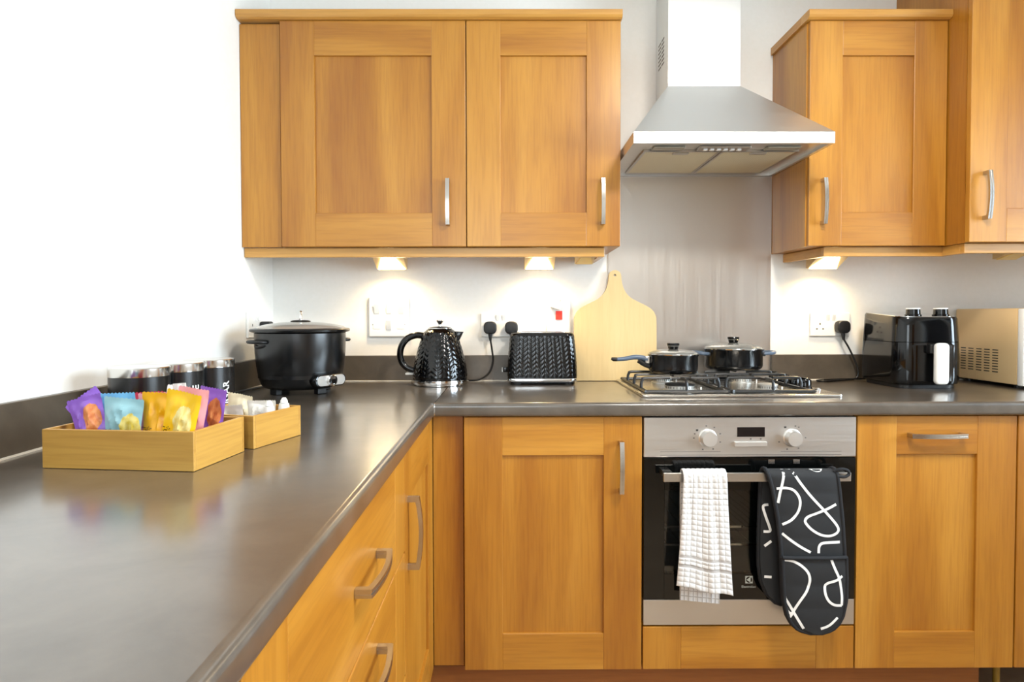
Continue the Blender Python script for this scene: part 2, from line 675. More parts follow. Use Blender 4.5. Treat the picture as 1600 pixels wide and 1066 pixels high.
# ------------------------------------------------------------------ cabinets
WT = 0.91          # worktop top
TH = 0.02          # door thickness
DOOR_Y = -0.5836   # front of the base doors, back run
WDOOR_Y = -0.28    # front of the wall doors
LDOOR_X = -0.088   # front of the base doors, left run
BZ0, BZ1 = 0.153, 0.868
WZB, WZT = 1.3754, 2.1004


def face_y(front):
    """(u, d, z) -> world for fronts looking toward -Y; d measured outwards from the back of the door"""
    return lambda u, d, z: (u, front + TH - d, z)


def face_x(front):
    return lambda u, d, z: (front - TH + d, u, z)


def slab(fr, u0, u1, d0, d1, z0, z1, bev=0.0):
    a, c = fr(u0, d0, z0), fr(u1, d1, z1)
    return box(a[0], c[0], a[1], c[1], a[2], c[2], bev)


def bow_handle(fr, u, z, length, vert=True, w=0.0125):
    """bow handle: two feet and a bar bowed outwards, with a groove along its face"""
    hl = length / 2
    t = 0.0075
    path = []
    n = 14
    outer, inner = [], []
    for i in range(n + 1):
        s = -1 + 2 * i / n
        outer.append((s * hl, TH + 0.0245 + 0.0075 * (1 - s * s)))
        inner.append((s * (hl - 0.011), TH + 0.0245 - t + 0.0075 * (1 - s * s)))
    poly = [(-hl, TH)] + outer + [(hl, TH), (hl - 0.011, TH)] + inner[::-1] + [(-(hl - 0.011), TH)]
    out = None
    for a0, a1, k in ((-w / 2, -0.0012, 0), (-0.0012, 0.0012, 1), (0.0012, w / 2, 0)):
        bb = bmesh.new()
        pl = poly if not k else [(p[0] * 0.994, p[1] - (0.0012 if p[1] > TH + 0.02 else 0)) for p in poly]

        def P(p, a):
            return fr(u + a, p[1], z + p[0]) if vert else fr(u + p[0], p[1], z + a)
        v0 = [bb.verts.new(P(p, a0)) for p in pl]
        v1 = [bb.verts.new(P(p, a1)) for p in pl]
        m_ = len(pl)
        for i in range(m_):
            bb.faces.new((v0[i], v1[i], v1[(i + 1) % m_], v0[(i + 1) % m_]))
        # end caps as strips between outer and inner outline (concave polygon)
        no = n + 1
        for vv in (v0, v1):
            idx_o = list(range(0, no + 2))
            idx_i = [m_ - 1] + list(range(m_ - 2, m_ - 2 - no, -1)) + [no + 2]
            for a_, b_, c_, d_ in zip(idx_o, idx_o[1:], idx_i[1:], idx_i):
                try:
                    bb.faces.new((vv[a_], vv[b_], vv[c_], vv[d_]))
                except ValueError:
                    pass
        bmesh.ops.recalc_face_normals(bb, faces=bb.faces[:])
        out = bb if out is None else merge(out, bb)
    return out


def shaker(t, fr, u0, u1, z0, z1, ga, handle=None, st=0.107, rl=0.108, rb=0.104):
    """shaker door: thin recessed panel plus stiles and rails, and a bow handle"""
    d = t.add('door', slab(fr, u0 + 0.004, u1 - 0.004, 0.0, TH - 0.008, z0 + 0.004, z1 - 0.004), WOOD['z'])
    t.add('stile', slab(fr, u0, u0 + st, 0.0005, TH, z0, z1, 0.0016), WOOD['z'], d)
    t.add('stile', slab(fr, u1 - st, u1, 0.0005, TH, z0, z1, 0.0016), WOOD['z'], d)
    t.add('rail', slab(fr, u0 + st - 0.0006, u1 - st + 0.0006, 0.0005, TH - 0.0004, z1 - rl, z1, 0.0016), WOOD[ga], d)
    t.add('rail', slab(fr, u0 + st - 0.0006, u1 - st + 0.0006, 0.0005, TH - 0.0004, z0, z0 + rb, 0.0016), WOOD[ga], d)
    if handle:
        hu, hz, ln, vert = handle
        t.add('handle', bow_handle(fr, hu, hz, ln, vert), NICKEL, d, smooth=30, label='satin nickel bow handle')
    return d


def drawer_front(t, fr, u0, u1, z0, z1, ga, handle=None, st=0.107):
    d = t.add('drawer', slab(fr, u0 + st - 0.0006, u1 - st + 0.0006, 0.0005, TH - 0.0004, z0, z1, 0.002), WOOD[ga])
    t.add('stile', slab(fr, u0, u0 + st, 0.0005, TH, z0, z1, 0.002), WOOD['z'], d)
    t.add('stile', slab(fr, u1 - st, u1, 0.0005, TH, z0, z1, 0.002), WOOD['z'], d)
    if handle:
        hu, hz, ln, vert = handle
        t.add('handle', bow_handle(fr, hu, hz, ln, vert), NICKEL, d, smooth=30, label='satin nickel bow handle')
    return d


FB = face_y(DOOR_Y)
FW = face_y(WDOOR_Y)
FL = face_x(LDOOR_X)
BACK = DOOR_Y + TH + 0.001
CZ1 = 0.8705

# corner post and 500 mm base cabinet
t = Thing('base_cabinet', 'base cabinet with one tall panelled door, between the corner post and the oven', 'cabinet', (0.25, -0.3, 0))
t.add('carcass', box(0.0, 0.5, BACK, -0.02, 0.15, CZ1), WOOD['z'])
shaker(t, FB, 0.0015, 0.4985, BZ0, BZ1, 'x', (0.4385, 0.729, 0.145, True))
for lx in (0.06, 0.44):
    for ly in (-0.48, -0.08):
        t.add('leg', lathe([(0.02, 0.0), (0.02, 0.01), (0.014, 0.02), (0.014, 0.15)], 16, (lx, ly, 0)), BLACKMATT)
single('corner_post', box(-0.087, -0.0015, -0.566, -0.546, 0.157, CZ1, 0.001), WOOD['z'],
       'narrow wooden filler post in the inner corner under the worktop', 'filler panel')

# oven housing
t = Thing('oven_housing', 'wooden oven housing with a low blank drawer front under the oven', 'cabinet', (0.8, -0.3, 0))
t.add('side_panel', box(0.5005, 0.5015, BACK, -0.02, 0.15, CZ1), WOOD['z'])
t.add('side_panel', box(1.0985, 1.0995, BACK, -0.02, 0.15, CZ1), WOOD['z'])
t.add('shelf', box(0.502, 1.098, BACK, -0.02, 0.262, 0.276), WOOD['x'])
drawer_front(t, FB, 0.5025, 1.0975, BZ0, 0.2745, 'x')
for lx in (0.56, 1.04):
    for ly in (-0.48, -0.08):
        t.add('leg', lathe([(0.02, 0.0), (0.02, 0.01), (0.014, 0.02), (0.014, 0.262)], 16, (lx, ly, 0)), BLACKMATT)

# integrated dishwasher
t = Thing('dishwasher', 'slim integrated dishwasher behind a panelled door with a horizontal handle', 'dishwasher', (1.325, -0.3, 0))
t.add('body', box(1.103, 1.547, BACK, -0.02, 0.15, CZ1), DARKSTEEL)
shaker(t, FB, 1.1015, 1.5485, BZ0, BZ1, 'x', (1.3175, 0.815, 0.155, False), st=0.11)
for lx, ly in ((1.13, -0.5), (1.13, -0.08), (1.52, -0.08)):
    t.add('leg', lathe([(0.02, 0.0), (0.02, 0.01), (0.009, 0.02), (0.009, 0.15)], 16, (lx, ly, 0)), BLACKMATT)

# right base cabinets
for i, (x0, x1, lab) in enumerate(((1.5515, 2.1485, 'base cabinet at the right edge, beside the dishwasher, only its door edge showing'),
                                   (2.1515, 2.7480, 'base cabinet next to the side wall, right of all others'))):
    t = Thing('base_cabinet', lab, 'cabinet', ((x0 + x1) / 2, -0.3, 0))
    t.add('carcass', box(x0 + 0.001, x1 - 0.001, BACK, -0.02, 0.15, CZ1), WOOD['z'])
    shaker(t, FB, x0 + 0.0015, x1 - 0.0015, BZ0, BZ1, 'x', (x1 - 0.06, 0.729, 0.145, True))
    for lx in (x0 + 0.016, x1 - 0.06):
        for ly in (-0.5, -0.08):
            t.add('leg', lathe([(0.02, 0.0), (0.02, 0.01), (0.009, 0.02), (0.009, 0.15)], 16, (lx, ly, 0)),
                  mat('brass_leg', (150, 118, 40), 0.5) if lx < 1.7 else BLACKMATT)

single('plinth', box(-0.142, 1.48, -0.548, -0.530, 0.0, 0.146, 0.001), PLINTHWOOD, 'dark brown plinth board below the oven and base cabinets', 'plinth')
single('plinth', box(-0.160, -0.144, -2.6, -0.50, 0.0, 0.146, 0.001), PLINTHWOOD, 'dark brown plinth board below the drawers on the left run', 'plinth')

# left run: corner door, drawers, further door
LB = LDOOR_X - TH - 0.001
t = Thing('base_cabinet', 'base cabinet with a panelled door beside the inner corner, left of the corner post', 'cabinet', (-0.4, -0.82, 0))
t.add('carcass', box(-0.72, LB, -1.046, -0.602, 0.15, CZ1), WOOD['z'])
shaker(t, FL, -1.0455, -0.5685, BZ0, BZ1, 'y', (-1.008, 0.692, 0.155, True), st=0.095)
t = Thing('drawer_unit', 'drawer unit under the long worktop with horizontal bow handles', 'drawers', (-0.4, -1.4, 0))
t.add('carcass', box(-0.72, LB, -1.838, -1.05, 0.15, CZ1), WOOD['z'])
for z0, z1, hz in ((0.668, BZ1, 0.768), (0.412, 0.664, 0.612), (BZ0, 0.408, 0.356)):
    drawer_front(t, FL, -1.8375, -1.0485, z0, z1, 'y', (-1.395, hz, 0.155, False))
t = Thing('base_cabinet', 'base cabinet under the near end of the long worktop', 'cabinet', (-0.4, -2.1, 0))
t.add('carcass', box(-0.72, LB, -2.598, -1.842, 0.15, CZ1), WOOD['z'])
shaker(t, FL, -2.2185, -1.8415, BZ0, BZ1, 'y', (-2.155, 0.692, 0.155, True), st=0.095)
shaker(t, FL, -2.5975, -2.2215, BZ0, BZ1, 'y', (-2.285, 0.692, 0.155, True), st=0.095)


# ------------------------------------------------------------------ worktops and upstands
def nose_profile(back, front, zb, zt, r1=0.012, r2=0.008):
    """(depth, z) outline with a rolled front edge"""
    s = 1 if front > back else -1
    p = [(back, zb), (back, zt)]
    for i in range(9):
        a = math.radians(90 - 90 * i / 8)
        p.append((front - s * r1 + s * r1 * math.cos(a), zt - r1 + r1 * math.sin(a)))
    for i in range(7):
        a = math.radians(-90 * i / 6)
        p.append((front - s * r2 + s * r2 * math.cos(a), zb + r2 + r2 * math.sin(a)))
    return p


b = prism(nose_profile(ROOM_L + 0.001, -0.078, WT - 0.038, WT), 'y', -2.6, -0.6035)
box(ROOM_L + 0.001, -0.079, -0.6035, -0.001, WT - 0.038, WT, bm=b)
wl = single('worktop', b, SLATE, 'long dark slate worktop in front of the left wall, holding the snack boxes', 'worktop', smooth=40)
b = prism(nose_profile(-0.001, -0.604, WT - 0.038, WT), 'x', -0.077, ROOM_R - 0.001)
wb = single('worktop', b, SLATE, 'dark slate worktop along the back wall, holding the hob and kettle', 'worktop', smooth=40)
obj('joint_strip', prism([(p[0] - 0.0006, p[1] + 0.0004) for p in nose_profile(-0.575, -0.604, WT - 0.037, WT)], 'x', -0.0788, -0.0765), CHROME, wb, 40)

UT = 1.004
single('upstand', box(-0.712, 0.4945, -0.017, -0.001, WT + 0.0002, UT, 0.0015), SLATE_UP, 'slate upstand strip behind the kettle and toaster', 'upstand')
single('upstand', box(1.0985, ROOM_R - 0.002, -0.017, -0.001, WT + 0.0002, UT, 0.0015), SLATE_UP, 'slate upstand strip behind the air fryer', 'upstand')
single('upstand', box(ROOM_L + 0.0005, ROOM_L + 0.0145, -2.6, -0.0185, WT + 0.0002, UT, 0.0015), SLATE_UP, 'slate upstand strip along the left wall', 'upstand')
for nm, bb, lab in (('sealant_bead', box(-0.71, 0.4945, -0.0205, -0.0172, WT + 0.0001, WT + 0.0035), 'thin white sealant bead under the upstand behind the kettle'),
                    ('sealant_bead', box(1.0985, ROOM_R - 0.003, -0.0205, -0.0172, WT + 0.0001, WT + 0.0035), 'thin white sealant bead under the upstand behind the air fryer'),
                    ('sealant_bead', box(ROOM_L + 0.0147, ROOM_L + 0.0180, -2.6, -0.022, WT + 0.0001, WT + 0.0035), 'thin white sealant bead along the left wall upstand')):
    single(nm, bb, CAULK, lab, 'sealant')

single('splashback', box(0.4955, 1.0975, -0.0035, -0.0005, WT + 0.0005, 1.659), STEEL_Z, 'brushed steel splashback sheet behind the hob', 'splashback')

# ------------------------------------------------------------------ wall cabinets
WB = WDOOR_Y + TH + 0.001
XW = -0.6086
t = Thing('wall_cabinet', 'wall cabinet with a wide panelled door, in the left corner above the rice cooker', 'cabinet', (-0.35, -0.14, WZB))
t.add('carcass', box(-0.61, -0.0095, WB, -0.001, WZB, WZT), WOOD['z'])
t.add('filler', box(-0.7405, -0.6115, -0.2685, -0.2485, WZB, WZT - 0.006, 0.001), WOOD['z'])
shaker(t, FW, XW + 0.0015, XW + 0.5985, WZB, WZT, 'x', (-0.068, 1.517, 0.148, True), st=0.110, rl=0.111, rb=0.109)
t = Thing('wall_cabinet', 'wall cabinet with a panelled door, left of the extractor hood', 'cabinet', (0.24, -0.14, WZB))
t.add('carcass', box(-0.0075, 0.4905, WB, -0.001, WZB, WZT), WOOD['z'])
shaker(t, FW, XW + 0.6015, XW + 1.0995, WZB, WZT, 'x', (0.432, 1.518, 0.148, True), st=0.110, rl=0.111, rb=0.109)
t = Thing('wall_cabinet', 'wall cabinet with a panelled door, right of the extractor hood', 'cabinet', (1.325, -0.14, WZB))
t.add('carcass', box(1.105, 1.5505, WB, -0.001, WZB, WZT), WOOD['z'])
t.add('side_panel', box(1.0995, 1.1045, WB - 0.004, -0.001, WZB - 0.0005, WZT), WOOD['z'])
shaker(t, FW, 1.1035, 1.5495, WZB, WZT, 'x', (1.147, 1.518, 0.148, True), st=0.107, rl=0.111, rb=0.109)
FT = face_y(-0.383)
t = Thing('wall_cabinet', 'taller and deeper wall cabinet reaching the ceiling at the right edge', 'cabinet', (1.85, -0.18, WZB))
t.add('carcass', box(1.558, 2.1525, -0.362, -0.001, WZB, 2.40), WOOD['z'])
t.add('side_panel', box(1.5525, 1.5575, -0.362, -0.001, WZB - 0.0005, 2.40), WOOD['z'])
shaker(t, FT, 1.5525, 2.1525, WZB, 2.40, 'x', (1.598, 1.518, 0.148, True), st=0.116)


def cornice_profile(y0, out):
    return [(y0, 2.1012), (out + 0.012, 2.1012), (out + 0.004, 2.105), (out, 2.111), (out, 2.1265), (out + 0.002, 2.1285), (y0, 2.1285)]


t = Thing('cornice', 'wooden cornice strip on top of the two wall cabinets left of the hood', 'cornice', (-0.12, -0.2, 2.1012))
t.add('front_strip', prism([(y, z) for y, z in cornice_profile(-0.24, -0.300)], 'x', -0.7405, 0.4935), PALEWOOD['x'])
t.add('return_strip', box(0.4535, 0.4935, -0.24, -0.002, 2.1012, 2.1285, 0.001), WOOD['y'])
t = Thing('cornice', 'wooden cornice strip on top of the wall cabinet right of the hood', 'cornice', (1.32, -0.2, 2.1012))
t.add('front_strip', prism([(y, z) for y, z in cornice_profile(-0.24, -0.300)], 'x', 1.091, 1.5515), PALEWOOD['x'])
t.add('return_strip', box(1.091, 1.131, -0.24, -0.002, 2.1012, 2.1285, 0.001), WOOD['y'])

PZ0, PZ1 = 1.3435, 1.3742
t = Thing('light_pelmet', 'pale wooden pelmet strip under the two wall cabinets left of the hood', 'pelmet', (-0.15, -0.2, PZ0))
t.add('front_strip', box(-0.7405, 0.444, -0.252, -0.234, PZ0, PZ1, 0.0015), PALEWOOD['x'])
t.add('return_strip', box(0.426, 0.444, -0.2335, -0.002, PZ0, PZ1, 0.0015), PALEWOOD['y'])
t = Thing('light_pelmet', 'pale wooden pelmet strip stepping along under the wall cabinets right of the hood', 'pelmet', (1.5, -0.2, PZ0))
t.add('front_strip', box(1.168, 1.577, -0.252, -0.234, PZ0, PZ1, 0.0015), PALEWOOD['x'])
t.add('return_strip', prism([(1.168, -0.2335), (1.186, -0.2335), (1.161, -0.002), (1.143, -0.002)], 'z', PZ0, PZ1, 0.0015), PALEWOOD['y'])
t.add('return_strip', box(1.559, 1.577, -0.336, -0.2525, PZ0, PZ1, 0.0015), PALEWOOD['y'])
t.add('front_strip', box(1.559, 2.1525, -0.354, -0.3365, PZ0, PZ1, 0.0015), PALEWOOD['x'])


# ------------------------------------------------------------------ under-cabinet lamps
def wedge_lamp(x, y_back, lab, lit, power=0.0, w=0.108, drop=0.056, group='triangular lamps under the wall cabinets'):
    t = Thing('cabinet_lamp', lab, 'lamp', (x, y_back, WZB), group=group)
    zt = WZB - 0.0008
    yb, yf = y_back, y_back - 0.115
    zb = zt - drop
    tri = [(yb, zt), (yb, zb), (yb - 0.012, zb), (yf, zt - 0.007), (yf, zt)]
    t.add('housing', prism(tri, 'x', x - w / 2, x + w / 2, 0.001), CREAMPL)
    # lens on the sloped face, narrowing towards the front
    ya, ye = yb - 0.0125, yf + 0.012
    sl = (zt - 0.007 - zb) / (yf - (yb - 0.012))
    nrm = Vector((0, sl, -1)).normalized()
    lb = bmesh.new()
    pts = [(x - w * 0.45, ya), (x + w * 0.45, ya), (x + w * 0.16, ye), (x - w * 0.16, ye)]
    lo = [Vector((px, py, zb + sl * (py - (yb - 0.012)))) for px, py in pts]
    va = [lb.verts.new(p) for p in lo]
    vb = [lb.verts.new(p + nrm * 0.003) for p in lo]
    lb.faces.new(va)
    lb.faces.new(vb[::-1])
    for k in range(4):
        lb.faces.new((va[k], vb[k], vb[(k + 1) % 4], va[(k + 1) % 4]))
    bmesh.ops.recalc_face_normals(lb, faces=lb.faces[:])
    t.add('lens', lb, LENS if lit else LENS_OFF, label='glowing warm lens' if lit else None)
    if lit:
        d = bpy.data.lights.new('lamp_glow', 'SPOT')
        d.energy = power
        d.color = (1.0, 0.72, 0.38)
        d.spot_size = math.radians(150)
        d.spot_blend = 0.9
        d.shadow_soft_size = 0.018
        o = bpy.data.objects.new('lamp_glow', d)
        COL.objects.link(o)
        o.parent = t.o
        o.location = (0, -0.034, -0.062)


wedge_lamp(-0.292, -0.045, 'lit triangular lamp under the wall cabinet, above the kettle and switch plate', True, 2.9)
wedge_lamp(0.238, -0.045, 'lit triangular lamp under the wall cabinet, above the toaster', True, 2.9)
wedge_lamp(1.262, -0.045, 'lit triangular lamp under the wall cabinet right of the hood', True, 2.9)
wedge_lamp(0.392, -0.110, 'unlit triangular lamp at the hood end of the pelmet, beside the splashback', False, w=0.064, drop=0.043)
wedge_lamp(1.835, -0.16, 'unlit triangular lamp under the tall wall cabinet at the right edge', False, w=0.075, drop=0.034)

# ------------------------------------------------------------------ extractor hood
HX0, HX1, HY = 0.4985, 1.0965, -0.455
HZ0, HZ1 = 1.6605, 1.696
CX0, CX1, CYF, CZB = 0.671, 0.918, -0.172, 1.930
t = Thing('extractor_hood', 'stainless steel chimney extractor hood above the hob', 'extractor hood', (0.797, -0.2, HZ0))
# canopy: skirt + pyramid as an open shell with thickness
b = bmesh.new()


def ring(pts):
    return [b.verts.new(p) for p in pts]


def quadring(x0, x1, y0, y1, z):
    return ring([(x0, y0, z), (x1, y0, z), (x1, y1, z), (x0, y1, z)])


YB = -0.004
rg = [quadring(HX0, HX1, HY, YB, HZ0), quadring(HX0, HX1, HY, YB, HZ1 - 0.002), quadring(HX0 + 0.002, HX1 - 0.002, HY + 0.002, YB, HZ1),
      quadring(CX0, CX1, CYF, YB, CZB)]
for A, B in zip(rg, rg[1:]):
    for i in range(4):
        b.faces.new((A[i], A[(i + 1) % 4], B[(i + 1) % 4], B[i]))
# underside lip, 12 mm wide, then a recess
lip = quadring(HX0 + 0.012, HX1 - 0.012, HY + 0.012, YB - 0.012, HZ0)
rec = quadring(HX0 + 0.012, HX1 - 0.012, HY + 0.012, YB - 0.012, HZ0 + 0.010)
for A, B in ((lip, rg[0]), (rec, lip)):
    for i in range(4):
        b.faces.new((A[i], A[(i + 1) % 4], B[(i + 1) % 4], B[i]))
b.faces.new(rec)
b.faces.new(rg[-1][::-1])
bmesh.ops.recalc_face_normals(b, faces=b.faces[:])
t.add('canopy', b, STEEL_H)
ch = t.add('chimney', box(CX0, CX1, CYF, YB, CZB - 0.001, ROOM_H - 0.001, 0.001), STEEL_H)
for r_ in range(2):
    for k in range(7):
        z = 2.03 + k * 0.014
        t.add('vent_slot', box(CX0 - 0.0006, CX0 + 0.001, -0.118 + r_ * 0.045, -0.083 + r_ * 0.045, z, z + 0.005), GREYPRINT, ch)
for x0, x1 in ((0.560, 0.788), (0.806, 1.034)):
    f = t.add('filter', box(x0, x1, -0.335, -0.045, HZ0 + 0.0045, HZ0 + 0.009), FILTER, label='metal mesh grease filter')
    for a in ((x0 - 0.008, x0, -0.343, -0.037), (x1, x1 + 0.008, -0.343, -0.037)):
        t.add('filter_frame', box(a[0], a[1], a[2], a[3], HZ0 + 0.0035, HZ0 + 0.0095), STEEL_X, f)
    for a in ((x0, x1, -0.343, -0.335), (x0, x1, -0.045, -0.037)):
        t.add('filter_frame', box(a[0], a[1], a[2], a[3], HZ0 + 0.0035, HZ0 + 0.0095), STEEL_X, f)
    cxm = (x0 + x1) / 2
    t.add('filter_latch', box(cxm - 0.025, cxm + 0.025, -0.331, -0.314, HZ0 + 0.001, HZ0 + 0.0044, 0.001), STEEL_X, f)
for x0, x1 in ((0.575, 0.672), (0.925, 1.028)):
    t.add('lamp_cover', box(x0, x1, -0.388, -0.352, HZ0 + 0.004, HZ0 + 0.009, 0.002), LAMPGLASS)
cp = t.add('control_strip', box(0.715, 0.872, -0.392, -0.350, HZ0 + 0.003, HZ0 + 0.009, 0.001), STEEL_X)
for k in range(6):
    t.add('button', box(0.730 + k * 0.021, 0.742 + k * 0.021, -0.378, -0.366, HZ0 - 0.001, HZ0 + 0.003, 0.0008), WHITEPL2, cp)

# ------------------------------------------------------------------ sockets and switches
def rocker(x, z, w_=0.012, h_=0.022, y=-0.0085, tilt=1, m_=None):
    y0, y1 = (y, y - 0.005) if tilt > 0 else (y - 0.005, y)
    return prism([(-0.0075, z - h_ / 2), (y - 0.0035 - 0.002 * tilt, z - h_ / 2), (y - 0.0035 + 0.002 * tilt, z + h_ / 2), (-0.0075, z + h_ / 2)], 'x', x - w_ / 2, x + w_ / 2, 0.0006)


def plate(x0, x1, z0, z1, d=0.0085):
    return box(x0, x1, -d, -0.0006, z0, z1, 0.002)


def plug(lab, x, z, cable, seg=8):
    """black three-pin plug hanging on a socket, with its cable drooping down"""
    t = Thing('plug', lab, 'plug', (x, -0.01, z))
    pts = rounded(x - 0.0235, x + 0.0235, z - 0.024, z + 0.022, 0.017)
    b_ = prism(pts, 'y', -0.0098, -0.042, 0.005, 3)
    t.add('body', b_, BLACKMATT, smooth=35)
    t.add('strain_relief', tube([(x, -0.03, z - 0.018), (x, -0.032, z - 0.033), (x + 0.001, -0.033, z - 0.048)], [0.0078, 0.0062, 0.0042], 12), BLACKMATT, smooth=True)
    if cable:
        t.add('cable', tube(smooth_path([(x + 0.001, -0.033, z - 0.046)] + cable, 8), 0.0034, 8), CABLE, smooth=True)
    return t


def pin_holes(t, par, x, z):
    t.add('pin_hole', box(x - 0.002, x + 0.002, -0.0092, -0.0083, z + 0.006, z + 0.014), DARKSTEEL, par)
    t.add('pin_hole', box(x - 0.0145, x - 0.0085, -0.0092, -0.0083, z - 0.0105, z - 0.0065), DARKSTEEL, par)
    t.add('pin_hole', box(x + 0.0085, x + 0.0145, -0.0092, -0.0083, z - 0.0105, z - 0.0065), DARKSTEEL, par)


SOC = 'double wall sockets'
t = Thing('double_socket', 'white double wall socket with two black plugs, above the toaster', 'socket', (0.099, 0, 1.115))
f = t.add('faceplate', plate(0.026, 0.172, 1.072, 1.158), WHITEPL)
for x in (0.088, 0.110):
    t.add('rocker', rocker(x, 1.142, tilt=-1.4), WHITEPL2, f)
for x in (0.060, 0.138):
    pin_holes(t, f, x, 1.107)
t = Thing('double_socket', 'white double wall socket beside the air fryer, left outlet empty', 'socket', (1.316, 0, 1.115))
f = t.add('faceplate', plate(1.243, 1.389, 1.072, 1.158), WHITEPL)
for x in (1.307, 1.329):
    t.add('rocker', rocker(x, 1.140, tilt=-1.4), WHITEPL2, f)
for x in (1.279, 1.353):
    pin_holes(t, f, x, 1.107)
# socket on the left wall: built at x=0 facing -Y, turned onto the left wall
t = Thing('double_socket', 'white double wall socket on the left wall behind the rice cooker', 'socket', (ROOM_L, -0.171, 0), PI / 2, local=True)
f = t.add('faceplate', plate(-0.073, 0.073, 1.078, 1.164), WHITEPL)
for x in (-0.011, 0.011):
    t.add('rocker', rocker(x, 1.146), WHITEPL2, f)
for x in (-0.039, 0.039):
    pin_holes(t, f, x, 1.11)
t = Thing('plug', 'black plug in the left wall socket behind the rice cooker', 'plug', (ROOM_L, -0.132, 1.11), PI / 2, local=True)
t.add('body', prism(rounded(-0.0235, 0.0235, -0.024, 0.022, 0.011), 'y', -0.0098, -0.042, 0.005, 3), BLACKMATT, smooth=35)
t.add('cable', tube(smooth_path([(0, -0.03, -0.02), (0.0, -0.034, -0.05), (-0.02, -0.036, -0.12), (-0.05, -0.07, -0.165), (-0.03, -0.13, -0.190)], 8), 0.0034, 8), CABLE, smooth=True)

t = Thing('switch_plate', 'large white grid switch plate left of the kettle', 'switch', (-0.313, 0, 1.146))
f = t.add('faceplate', box(-0.387, -0.239, -0.010, -0.0006, 1.073, 1.219, 0.003), WHITEPL)
for x, z in ((-0.357, 1.176), (-0.313, 1.176), (-0.270, 1.176), (-0.313, 1.116)):
    t.add('rocker', xf(rocker(x, z, 0.018, 0.034, -0.011, -1.9), T(0, -0.0018, 0)), WHITEPL2, f)
for x in (-0.357, -0.270):
    t.add('blank_insert', prism(rounded(x - 0.014, x + 0.014, 1.102, 1.130, 0.004), 'y', -0.0098, -0.0112, 0.0004), WHITEPL2, f)
for x in (-0.372, -0.2545):
    for z in (1.183, 1.119):
        t.add('screw', xf(lathe([(0.0022, 0), (0.0022, 0.0012), (0.0, 0.0014)], 12), T(x, -0.0098, z) @ R(PI / 2, 'X')), NICKEL, f)
t = Thing('isolator_switch', 'white wall switch with a red rocker above the toaster', 'switch', (0.316, 0, 1.15))
f = t.add('faceplate', plate(0.268, 0.354, 1.083, 1.209), WHITEPL)
t.add('red_rocker', xf(rocker(0.3135, 1.151, 0.024, 0.032, -0.009), T(0, -0.001, 0)), REDPL, f, label='bright red rocker')
t.add('fuse_carrier', xf(box(-0.019, 0.019, -0.024, -0.008, -0.011, 0.011, 0.002), T(0.302, 0, 1.186) @ R(math.radians(18), 'Y')), WHITEPL2, f)
t.add('screw', xf(lathe([(0.0022, 0), (0.0022, 0.0012), (0.0, 0.0014)], 12), T(0.318, -0.0085, 1.205) @ R(PI / 2, 'X')), NICKEL, f)

plug('left black plug with a drooping cable in the socket between kettle and toaster', 0.060, 1.107,
     [(0.066, -0.034, 1.03), (0.070, -0.034, 0.985), (0.058, -0.038, 0.945), (0.030, -0.045, 0.922), (0.005, -0.050, 0.9155), (-0.018, -0.048, 0.9150)])
plug('right black plug just above the toaster corner', 0.138, 1.107,
     [(0.137, -0.016, 1.02), (0.139, -0.013, 0.98), (0.142, -0.0195, 0.925)][:1])
plug('black plug with a long cable in the socket beside the air fryer', 1.353, 1.107,
     [(1.372, -0.035, 1.030), (1.394, -0.035, 0.985), (1.408, -0.034, 0.945), (1.400, -0.035, 0.918), (1.36, -0.045, 0.9142), (1.30, -0.075, 0.9140), (1.252, -0.095, 0.9140),
      (1.24, -0.070, 0.9140), (1.30, -0.045, 0.9140), (1.35, -0.028, 0.9140), (1.40, -0.026, 0.9145), (1.45, -0.03, 0.9155)])

# ------------------------------------------------------------------ built-in oven
OX0, OX1 = 0.5035, 1.0965
OF = DOOR_Y - 0.001
t = Thing('oven', 'built-in stainless steel oven with black glass door under the hob', 'oven', (0.8, -0.3, 0.277))
# body: open-fronted enamel cavity
b = box(OX0 + 0.004, OX0 + 0.045, -0.562, -0.06, 0.279, 0.864)
box(OX1 - 0.045, OX1 - 0.004, -0.562, -0.06, 0.279, 0.864, bm=b)
box(OX0 + 0.045, OX1 - 0.045, -0.562, -0.06, 0.279, 0.385, bm=b)
box(OX0 + 0.045, OX1 - 0.045, -0.562, -0.06, 0.705, 0.864, bm=b)
box(OX0 + 0.045, OX1 - 0.045, -0.12, -0.06, 0.385, 0.705, bm=b)
t.add('cavity', b, CAVITY)
for z in (0.497, 0.548):
    rb = box(OX0 + 0.046, OX1 - 0.046, -0.555, -0.549, z - 0.003, z + 0.003)
    for k in range(12):
        x = OX0 + 0.075 + k * 0.04
        box(x - 0.0012, x + 0.0012, -0.549, -0.14, z - 0.0012, z + 0.0012, bm=rb)
    t.add('rack', rb, CHROME, label='chrome wire oven rack')
cp = t.add('control_panel', box(OX0, OX1, OF, -0.563, 0.7545, 0.866, 0.0015), PANELSTEEL, label='brushed steel control panel')
t.add('display', box(0.764, 0.841, OF - 0.0008, OF + 0.002, 0.811, 0.838), DISPLAY, cp)
t.add('button_bar', box(0.7555, 0.8455, OF - 0.007, OF + 0.001, 0.7845, 0.798, 0.0015), KNOBMAT, cp)
for x0, x1, z in ((0.549, 0.718, 0.770), (0.886, 1.056, 0.770), (0.549, 1.056, 0.7605)):
    t.add('print_line', box(x0, x1, OF - 0.0003, OF + 0.001, z - 0.0005, z + 0.0005), GREYPRINT, cp)
